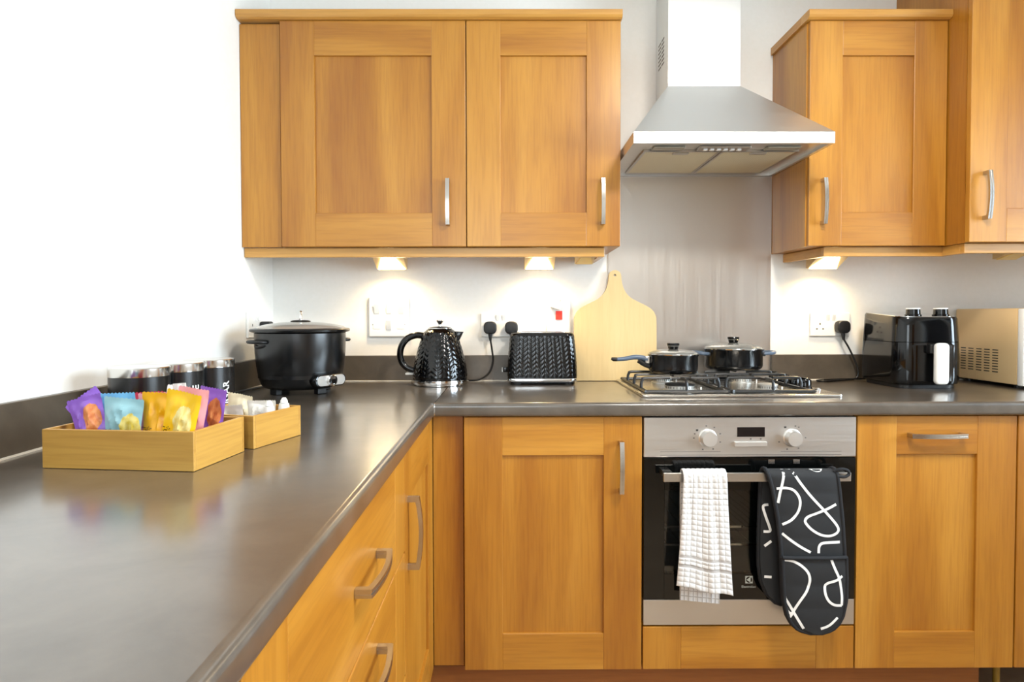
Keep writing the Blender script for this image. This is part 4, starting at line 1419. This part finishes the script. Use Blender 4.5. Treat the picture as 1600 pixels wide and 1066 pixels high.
def packet(name, lab, cat, x, y, z0, w_, h_, th, yaw=0, tilt=0, lean=0, material=None, group=None, seed=0):
    """pillow pack: two puffed sheets joined at the edges, crimped seals top and bottom"""
    nu, nv = 20, 28
    b = bmesh.new()
    uvl = b.loops.layers.uv.new('UVMap')
    rnd = random.Random(seed)
    off = Vector((rnd.random() * 9, rnd.random() * 9, rnd.random() * 9))

    def P(i, j, s):
        u, v = i / nu, j / nv
        a = max(0.0, min(1.0, (v - 0.09) / 0.82))
        puff = (1 - abs(2 * u - 1) ** 2.4) * (math.sin(PI * a) ** 0.55 if 0 < a < 1 else 0)
        pinch = 1.0 - 0.07 * math.sin(PI * a)
        xx = (u - 0.5) * w_ * pinch
        zz = v * h_
        rg_ = 1 - abs(noise.noise(Vector((u * 3.4 + v, v * 2.6, s * 2.0)) + off)) * 3.0
        rg2 = 1 - abs(noise.noise(Vector((u * 5.5, v * 5.0 - u * 2, 4 + s)) + off)) * 3.0
        q = 0.42 * rg_ + 0.22 * rg2 + noise.noise(Vector((u * 2.0, v * 2.0, s * 5.0)) + off) * 0.4
        yy = s * th * puff * max(0.15, 0.45 + q)
        seal = 1.0 if (v < 0.09 or v > 0.91) else 0.0
        yy += seal * 0.0006 * s + 0.004 * noise.noise(Vector((u * 2.2, v * 1.5, 7)) + off)
        if j in (0, nv):
            zz += (0.0010 if i % 2 else -0.0010)
        return (xx, -yy, zz)
    front = [[b.verts.new(P(i, j, 1)) for i in range(nu + 1)] for j in range(nv + 1)]
    back = [[(front[j][i] if i in (0, nu) else b.verts.new(P(i, j, -1))) for i in range(nu + 1)] for j in range(nv + 1)]
    for grid, o_ in ((front, 0), (back, 3)):
        for j in range(nv):
            for i in range(nu):
                idx = ((i, j), (i + 1, j), (i + 1, j + 1), (i, j + 1))
                vs = [grid[q[1]][q[0]] for q in idx]
                if o_:
                    vs, idx = vs[::-1], idx[::-1]
                try:
                    f = b.faces.new(vs)
                except ValueError:
                    continue
                for lp, q in zip(f.loops, idx):
                    lp[uvl].uv = (o_ + q[0] / nu, q[1] / nv)
    M = T(x, y, z0) @ R(math.radians(yaw), 'Z') @ R(math.radians(lean), 'X') @ R(math.radians(tilt), 'Y')
    xf(b, M)
    return single(name, b, material, lab, cat, group, smooth=24)


PUR = bag_mat('purple_pack', (146, 98, 202), (206, 112, 62), (226, 148, 88), 0.68, 0.62, 0.24, (70, 34, 110))
TEAL = bag_mat('pale_teal_pack', (150, 196, 206), (222, 196, 70), (232, 216, 130), 0.74, 0.52, 0.25, (40, 70, 90))
BLUE = bag_mat('sky_blue_pack', (120, 190, 230), (200, 220, 210), (226, 216, 150), 0.6, 0.4, 0.2, (40, 90, 140))
RED = bag_mat('crimson_pack', (190, 44, 70), (150, 50, 40), (226, 120, 130), 0.5, 0.4, 0.22, (90, 14, 30))
YEL = bag_mat('yellow_pack', (250, 196, 18), (244, 228, 160), (236, 206, 110), 0.62, 0.55, 0.27, (92, 56, 6))
YEL2 = bag_mat('deep_yellow_pack', (240, 176, 10), (222, 150, 6), (234, 166, 12), 0.7, 0.5, 0.16, (92, 56, 6))  # deeper yellow base with a faint, close-toned print
PINK = bag_mat('pink_pack', (240, 170, 178), (220, 130, 140), (240, 200, 200), 0.5, 0.4, 0.2, (150, 60, 80))

ZB = WT + 0.0075
G = 'snack packs in the large bamboo box'
packet('snack_pack', 'purple snack pack at the far left of the snack box, leaning outward', 'snack', -0.536, -1.270, ZB + 0.020, 0.062, 0.098, 0.011, 3, -35, 2, PUR, G, 1)
packet('snack_pack', 'purple snack pack with an orange biscuit print, second from the left end', 'snack', -0.546, -1.305, ZB + 0.013, 0.062, 0.092, 0.011, -6, -14, 0, PUR, G, 2)
packet('snack_pack', 'small yellow snack pack mostly hidden behind the purple packs', 'snack', -0.560, -1.226, ZB, 0.056, 0.090, 0.009, 0, -3, 0, YEL, G, 3)
packet('snack_pack', 'sky blue snack pack behind the pale teal pack', 'snack', -0.524, -1.280, ZB, 0.062, 0.106, 0.009, -4, -2, 0, BLUE, G, 4)
packet('snack_pack', 'pale teal snack pack with a yellow print at the front of the box', 'snack', -0.503, -1.312, ZB, 0.072, 0.102, 0.010, -8, 4, 0, TEAL, G, 5)
packet('snack_pack', 'crimson snack pack between the blue and yellow packs', 'snack', -0.496, -1.243, ZB, 0.062, 0.103, 0.010, 2, -3, 0, RED, G, 6)
packet('snack_pack', 'deep yellow snack pack, front middle of the box', 'snack', -0.440, -1.309, ZB, 0.070, 0.110, 0.010, -5, 2, 0, YEL2, G, 7)
packet('snack_pack', 'pink snack pack behind the deep yellow pack', 'snack', -0.456, -1.283, ZB, 0.062, 0.107, 0.009, -4, -3, 0, PINK, G, 8)
packet('snack_pack', 'bright yellow snack pack with a pale biscuit print, front right of the box', 'snack', -0.408, -1.333, ZB, 0.060, 0.116, 0.009, -8, 11, 0, YEL, G, 9)
packet('snack_pack', 'pink snack pack behind the bright yellow pack', 'snack', -0.412, -1.286, ZB, 0.054, 0.116, 0.009, -8, 8, 0, PINK, G, 10)
packet('snack_pack', 'purple snack pack at the right end of the snack box', 'snack', -0.394, -1.250, ZB, 0.054, 0.112, 0.010, -14, 8, 0, PUR, G, 11)
packet('tea_sachet', 'white paper sachet standing behind the deep yellow snack pack', 'sachet', -0.478, -1.219, ZB, 0.036, 0.112, 0.0025, 12, 10, 0, SACHET, 'white sachets', 12)
packet('tea_sachet', 'white paper sachet standing behind the bright yellow snack pack', 'sachet', -0.444, -1.224, ZB, 0.026, 0.116, 0.0025, -5, -5, 0, SACHET, 'white sachets', 13)


def in_small(u, v):
    p = SB + sx_ * u + sy_ * v
    return p.x, p.y


for k, (u, v, w_, h_, yaw_, tl, ln, mt, lab) in enumerate((
        (-0.026, 0.012, 0.056, 0.080, -14, 8, 0, CREAMSACHET, 'cream paper sachet at the left of the small box'),
        (0.010, -0.035, 0.056, 0.066, -14, -5, 6, SACHET, 'white sachet at the front of the small box'),
        (0.030, 0.008, 0.056, 0.068, -18, 4, 3, SACHET, 'white sachet in the middle of the small box'),
        (0.020, 0.044, 0.054, 0.064, -20, -3, 0, SACHET, 'white sachet at the back of the small box'))):
    x, y = in_small(u, v)
    packet('sugar_sachet', lab, 'sachet', x, y, ZB, w_, h_, 0.011, yaw_, tl, ln, mt, 'sachets in the small bamboo box', 30 + k)
for k, (u, v, lab) in enumerate(((0.061, -0.002, 'small white creamer pot nearer the front of the small box'), (0.061, 0.044, 'small white creamer pot at the back corner of the small box'))):
    x, y = in_small(u, v)
    t = Thing('creamer_pot', lab, 'pot', (x, y, ZB), group='white creamer pots')
    t.add('cup', lathe([(0, 0.0), (0.0095, 0.0), (0.0108, 0.030), (0.0105, 0.052), (0.0092, 0.060), (0, 0.061)], 20, (x, y, ZB)), SACHET, smooth=35)
    t.add('peel_lid', lathe([(0.0072, 0.0612), (0.0068, 0.066), (0.0035, 0.0715), (0, 0.072)], 16, (x, y, ZB)), WHITEPL, smooth=35)

# ------------------------------------------------------------------ air fryer
AX0, AX1, AY0, AY1 = 1.388, 1.607, -0.310, -0.055
t = Thing('air_fryer', 'glossy black air fryer with a white handle and two top dials', 'air fryer', ((AX0 + AX1) / 2, -0.18, WT))


def fryer_rows(x0, x1, y0, y1, r, zs, slope=0.0):
    rows = []
    for z, ins in zs:
        rows.append([(px, py, WT + z + (slope * (py - y0) / (y1 - y0) if z > 0.2 else 0)) for px, py in rounded(x0 + ins, x1 - ins, y0 + ins, y1 - ins, max(0.012, r - ins * 0.5), 9)])
    return grid_shell(rows)


t.add('body', fryer_rows(AX0, AX1, AY0, AY1, 0.052, [(0.012, 0.010), (0.016, 0.003), (0.03, 0.0), (0.10, 0.0), (0.1505, 0.0015), (0.1515, 0.003), (0.1525, 0.0015), (0.200, 0.004), (0.226, 0.006), (0.232, 0.009)], 0.018), BLACKGLOSS, smooth=30, label='glossy black body')
t.add('plinth', fryer_rows(AX0 + 0.014, AX1 - 0.014, AY0 + 0.014, AY1 - 0.014, 0.04, [(0.0008, 0), (0.0118, 0)]), BLACKMATT)
t.add('top_panel', fryer_rows(AX0 + 0.012, AX1 - 0.012, AY0 + 0.012, AY1 - 0.012, 0.045, [(0.2322, 0), (0.2345, 0.0008)], 0.0163), CHROME, smooth=30, label='bright top panel')
bk = t.add('basket_front', fryer_rows(AX0 + 0.016, AX1 - 0.016, AY0 - 0.0025, AY0 + 0.10, 0.046, [(0.022, 0.003), (0.026, 0), (0.142, 0), (0.1465, 0.003)]), BLACKGLOSS, smooth=30)
hx = 1.502
t.add('handle_mount', box(hx - 0.030, hx + 0.014, AY0 - 0.022, AY0 + 0.002, WT + 0.116, WT + 0.146, 0.004), BLACKMATT, bk)
t.add('handle', prism(rounded(hx - 0.021, hx + 0.021, WT + 0.018, WT + 0.1505, 0.013, 6), 'y', AY0 - 0.020, AY0 - 0.040, 0.006, 3), WHITEPL, bk, smooth=40, label='white grip')
for x in (1.458, 1.549):
    k_ = t.add('dial', lathe([(0.0245, 0), (0.0245, 0.004), (0.0215, 0.006), (0.0205, 0.022), (0, 0.022)], 36, (x, -0.265, WT + 0.2365)), BLACKGLOSS, smooth=35, label='black dial with a white top')
    t.add('dial_cap', lathe([(0.0205, 0.0221), (0.0200, 0.0255), (0, 0.0258)], 36, (x, -0.265, WT + 0.2365)), WHITEPL, k_, smooth=35)

# ------------------------------------------------------------------ microwave
MX0, MX1, MY0, MY1, MZ0, MZ1 = 1.772, 2.230, -0.304, -0.022, 0.921, 1.171
t = Thing('microwave', 'microwave tinted with painted warm reflections, with vent slots in its side at the right edge', 'microwave', (1.98, -0.16, WT))
t.add('casing', box(MX0, MX1, MY0, MY1, MZ0, MZ1, 0.005), WARMREFL, smooth=35)
fr_ = t.add('front_panel', box(MX0 - 0.001, MX1 + 0.001, MY0 - 0.026, MY0 - 0.001, MZ0 - 0.001, MZ1 - 0.002, 0.004), WHITEPL, smooth=35)
t.add('window', box(MX0 + 0.03, MX1 - 0.12, MY0 - 0.0272, MY0 - 0.0258, MZ0 + 0.035, MZ1 - 0.04, 0.0004), OVENBLACK, fr_)
t.add('key_panel', box(MX1 - 0.105, MX1 - 0.012, MY0 - 0.0272, MY0 - 0.0258, MZ0 + 0.02, MZ1 - 0.03, 0.0004), DISPLAY, fr_)
for x in (MX0 + 0.03, MX1 - 0.03):
    for y in (MY0 + 0.03, MY1 - 0.03):
        t.add('foot', lathe([(0.012, 0.0006), (0.012, 0.0105)], 14, (x, y, WT)), BLACKMATT)
for yc in (-0.064, -0.101, -0.139, -0.176, -0.213):
    for k in range(9):
        z = 0.957 + k * 0.0092
        t.add('vent_slot', box(MX0 - 0.0004, MX0 + 0.001, yc - 0.0125, yc + 0.0125, z - 0.0016, z + 0.0016), DARKSTEEL)


# ------------------------------------------------------------------ textiles on the oven handle
def thicken(b, grid, th, uvl=None, uvs=None):
    """close a one-sided grid of verts into a slab of thickness th behind its normals"""
    b.normal_update()
    nr, nc = len(grid), len(grid[0])
    inner = [[b.verts.new(v.co - v.normal * th) for v in r] for r in grid]
    for j in range(nr - 1):
        for i in range(nc - 1):
            f = b.faces.new((inner[j][i], inner[j + 1][i], inner[j + 1][i + 1], inner[j][i + 1]))
            if uvl:
                for lp, (jj, ii) in zip(f.loops, ((j, i), (j + 1, i), (j + 1, i + 1), (j, i + 1))):
                    lp[uvl].uv = uvs[jj][ii]
    for j in range(nr - 1):
        b.faces.new((grid[j][0], inner[j][0], inner[j + 1][0], grid[j + 1][0]))
        b.faces.new((grid[j][-1], grid[j + 1][-1], inner[j + 1][-1], inner[j][-1]))
    for i in range(nc - 1):
        b.faces.new((grid[0][i], grid[0][i + 1], inner[0][i + 1], inner[0][i]))
        b.faces.new((grid[-1][i], inner[-1][i], inner[-1][i + 1], grid[-1][i + 1]))
    bmesh.ops.recalc_face_normals(b, faces=b.faces[:])


BARY, BARZ = -0.632, 0.7105


def drape(front_bot, back_bot, R_, step, yoff=0.0):
    """(y, z, s) samples of a cloth hanging over the oven bar, front hem first"""
    zc = BARZ + 0.004
    out = []
    L1 = zc - front_bot
    n1 = max(2, int(L1 / step))
    for i in range(n1):
        out.append((BARY - R_ - yoff, front_bot + L1 * i / n1, L1 * i / n1))
    n2 = max(6, int(PI * R_ / step))
    for i in range(n2):
        a = PI * i / n2
        out.append((BARY - R_ * math.cos(a) - yoff * (1 - i / n2), zc + R_ * math.sin(a), L1 + PI * R_ * i / n2))
    L3 = zc - back_bot
    n3 = max(2, int(L3 / step))
    for i in range(n3 + 1):
        out.append((BARY + R_, zc - L3 * i / n3, L1 + PI * R_ + L3 * i / n3))
    return out


# terry tea towel with tufted checks
CELL = 0.0150
b = bmesh.new()
uvl = b.loops.layers.uv.new('UVMap')
prof = drape(0.400, 0.366, 0.0175, 0.0017)
smax = prof[-1][2]
NC = 86
grid, uvs = [], []
for y, z, s in prof:
    row, ur = [], []
    onfront = s < 0.315
    k = min(1, s / 0.315) if onfront else 1
    if onfront:
        x0, x1 = 0.578 + (0.596 - 0.578) * k ** 0.8, 0.733 + (0.714 - 0.733) * k ** 0.8
    else:
        kb = min(1, (s - 0.315) / (smax - 0.315))
        x0, x1 = 0.596 + 0.001 * kb, 0.714 - 0.006 * kb
    for i in range(NC + 1):
        f_ = i / NC
        x = x0 + (x1 - x0) * f_
        zz = z
        if onfront:
            zz = z + (1 - k) * (0.020 - 0.030 * f_) + 0.0025 * math.sin(f_ * 9) * (1 - k)
        elif s > 0.37:
            zz = z - 0.012 * f_ * (s - 0.37) / (smax - 0.37)
        wv = 0.0035 * math.sin(f_ * 7.0 + s * 6) * min(1, abs(s - 0.33) / 0.15) + 0.002 * math.sin(f_ * 17 + s * 3)
        u_, v_ = f_ * 9.0, s / CELL
        band = onfront and (0.055 < s < 0.066 or 0.082 < s < 0.090)
        hgt = 0.0 if band else 0.0026 * (abs(math.sin(PI * u_)) * abs(math.sin(PI * v_))) ** 0.4
        sg = -1 if onfront else (1 if s > 0.37 else 0)
        if s < 0.315:
            p = (x, y - abs(wv) - hgt, zz)
        elif s > 0.37:
            p = (x, y + min(0.004, abs(wv)) * 0.5 + hgt * 0.5, zz)
        else:
            a = PI * (s - 0.315) / 0.055
            p = (x, y - hgt * math.cos(a), zz + hgt * math.sin(a))
        row.append(b.verts.new(p))
        ur.append((u_ if not band else 0.5, v_ if not band else 0.0))
    grid.append(row)
    uvs.append(ur)
for j in range(len(grid) - 1):
    for i in range(NC):
        f = b.faces.new((grid[j][i], grid[j][i + 1], grid[j + 1][i + 1], grid[j + 1][i]))
        for lp, (jj, ii) in zip(f.loops, ((j, i), (j, i + 1), (j + 1, i + 1), (j + 1, i))):
            lp[uvl].uv = uvs[jj][ii]
thicken(b, grid, 0.0045, uvl, uvs)
single('tea_towel', b, TOWEL, 'white checked terry tea towel hanging over the oven handle', 'towel', smooth=60)

# double oven glove
t = Thing('oven_glove', 'dark grey double oven glove with white line pattern hanging on the oven handle', 'oven glove', (0.93, BARY, 0.29))
FT_ = [(0.292, (0.940, 0.968)), (0.296, (0.920, 0.985)), (0.304, (0.904, 1.001)), (0.318, (0.889, 1.015)), (0.340, (0.877, 1.026)), (0.38, (0.868, 1.034)), (0.44, (0.864, 1.035)), (0.52, (0.861, 1.032)),
       (0.60, (0.852, 1.026)), (0.68, (0.837, 1.017)), (0.735, (0.822, 1.009))]
BT_ = [(0.350, (0.880, 0.915)), (0.356, (0.862, 0.935)), (0.38, (0.838, 0.960)), (0.42, (0.821, 0.975)), (0.47, (0.8155, 0.982)), (0.55, (0.8155, 0.99)), (0.65, (0.818, 1.002)), (0.735, (0.822, 1.009))]
GR = 0.0185


def quilt(z):
    return 0.0022 * abs(math.sin(PI * (z - 0.30) / 0.062)) ** 0.6


def glove_sheet(prof, tab_f, tab_b, cols, yshift=0.0, th=0.008):
    b = bmesh.new()
    grid = []
    for y, z, s, side in prof:
        lo, hi = interp(tab_f if side else tab_b, max(z, (tab_f if side else tab_b)[0][0]))
        row = []
        for i in range(cols + 1):
            f_ = i / cols
            bul = 0.004 * (1 - abs(2 * f_ - 1) ** 3) + quilt(z) * (1 - abs(2 * f_ - 1) ** 6)
            dy = (-bul if side else bul * 0.4)
            row.append(b.verts.new((lo + (hi - lo) * f_, y + dy + yshift, z)))
        grid.append(row)
    for j in range(len(grid) - 1):
        for i in range(cols):
            b.faces.new((grid[j][i], grid[j][i + 1], grid[j + 1][i + 1], grid[j + 1][i]))
    thicken(b, grid, th)
    return b, [r[0].co.copy() for r in grid], [r[-1].co.copy() for r in grid]


pr = drape(0.292, 0.350, GR, 0.006)
zc = BARZ + 0.004
prf = []
for y, z, s in pr:
    prf.append((y, z, s, y < BARY))
b, eL, eR = glove_sheet(prf, FT_, BT_, 24)
t.add('pad', b, MITT, smooth=50)
prk = [(y, z, s, True) for y, z, s in drape(0.2925, 0.35, GR, 0.006) if z < 0.500 and y < BARY]
prk.append((BARY - GR, 0.4995, 0, True))
b, kL, kR = glove_sheet(prk, FT_, BT_, 24, -0.0095, 0.008)
pk = t.add('pocket', b, MITT, smooth=50, label='hand pocket on the lower end')
t.add('pocket_binding', tube([Vector((0.8605 + (1.0335 - 0.8605) * i / 12, BARY - GR - 0.0098 - 0.005 * (1 - abs(2 * i / 12 - 1) ** 3), 0.4995)) for i in range(13)], 0.0052, 10), MITTEDGE, pk, smooth=True)
edge = [v + Vector((0, 0.002, 0)) for v in eL[::-1]] + [v + Vector((0, 0.002, 0)) for v in eR]
t.add('binding', tube([Vector(p) for p in edge], 0.0058, 10), MITTEDGE, smooth=True, label='navy edge binding')
pedge = [v + Vector((0, 0.003, 0)) for v in kL[::-1]] + [v + Vector((0, 0.003, 0)) for v in kR]
t.add('pocket_edge', tube(pedge, 0.0056, 10), MITTEDGE, pk, smooth=True)
t.add('hanging_loop', tube(smooth_path([(1.004, BARY - 0.014, 0.728), (1.020, BARY - 0.020, 0.736), (1.036, BARY - 0.020, 0.733), (1.042, BARY - 0.019, 0.723), (1.030, BARY - 0.020, 0.715), (1.010, BARY - 0.018, 0.7165)], 6), 0.0042, 10), MITTEDGE, smooth=True)


def inked(pts, pocket=False, back=False, wd=0.0068):
    """printed white line lying on the glove: points measured on its face (crop units -> metres)"""
    W3 = []
    for px, py in pts:
        X = 0.817 + (1180 + px / 3.806 - 1196) * 0.00174
        Z = 0.737 - (720 + py / 3.806 - 733) * 0.001745
        W3.append((X, Z))
    P_ = [(p.x, p.y) for p in smooth_path([(a, c, 0) for a, c in W3], 5)]
    b = bmesh.new()
    prev = None
    for i, (X, Z) in enumerate(P_):
        a_, c_ = P_[max(0, i - 1)], P_[min(len(P_) - 1, i + 1)]
        d_ = Vector((c_[0] - a_[0], c_[1] - a_[1]))
        if d_.length < 1e-7:
            continue
        d_.normalize()
        nx, nz = -d_.y * wd / 2, d_.x * wd / 2
        vs = []
        for sg in (1, -1):
            for lay in (0, 1):
                xx, zz = X + sg * nx, Z + sg * nz
                lo, hi = interp(FT_, max(0.293, min(0.734, zz))) if not back else (0.8, 1.0)
                if not back:
                    xx = min(max(xx, lo + 0.004), hi - 0.004)
                    if zz > 0.733:
                        zz = 0.733
                f_ = min(1, max(0, (xx - lo) / (hi - lo)))
                bul = 0.004 * (1 - abs(2 * f_ - 1) ** 3) + quilt(zz) * (1 - abs(2 * f_ - 1) ** 6)
                yy = BARY - GR - bul - 0.0006
                if zz > zc:
                    yy = BARY - math.sqrt(max(1e-6, GR * GR - (zz - zc) ** 2)) - bul - 0.0006
                if pocket:
                    yy = BARY - GR - 0.0095 - bul - 0.0006
                if back:
                    yy = BARY + GR - 0.0086
                vs.append(b.verts.new((xx, yy + lay * 0.0012, zz)))
        if prev:
            for q in ((0, 2), (2, 3), (3, 1), (1, 0)):
                b.faces.new((prev[q[0]], prev[q[1]], vs[q[1]], vs[q[0]]))
        else:
            b.faces.new((vs[0], vs[1], vs[3], vs[2]))
        prev = vs
    b.faces.new((prev[0], prev[2], prev[3], prev[1]))
    bmesh.ops.recalc_face_normals(b, faces=b.faces[:])
    t.add('white_line', b, WHITEPRINT, pk if pocket else None)


inked([(172, 22), (160, 110), (145, 190), (134, 250)])
inked([(195, 22), (250, 115), (330, 215), (410, 300), (455, 350), (485, 390), (490, 415), (470, 435), (430, 445), (380, 435), (330, 405), (297, 370), (292, 350), (310, 330), (360, 310), (420, 285), (475, 258)])
inked([(125, 165), (180, 160), (225, 175), (255, 215), (260, 260), (245, 310), (210, 350), (160, 377)])
inked([(315, 30), (350, 58), (390, 58), (420, 32)])
inked([(160, 430), (210, 470), (270, 510), (325, 540)])
inked([(372, 545), (374, 510), (388, 490), (420, 484), (500, 482)])
inked([(165, 580), (210, 585), (260, 610), (300, 650), (312, 700), (295, 760), (250, 830), (200, 920)], True)
inked([(168, 800), (200, 850), (240, 920), (280, 985)], True)
inked([(175, 865), (190, 885), (208, 900)], True)
inked([(437, 572), (460, 630), (490, 700), (504, 790), (504, 850)], True)
inked([(505, 675), (470, 700), (420, 715), (402, 735), (405, 780), (425, 820), (460, 845), (505, 850)], True)
inked([(380, 985), (430, 965), (480, 920)], True)
inked([(105, 280), (74, 290), (90, 350), (112, 410), (116, 440), (78, 442)], back=True)
inked([(125, 500), (84, 530)], back=True)
inked([(85, 715), (128, 718)], back=True)
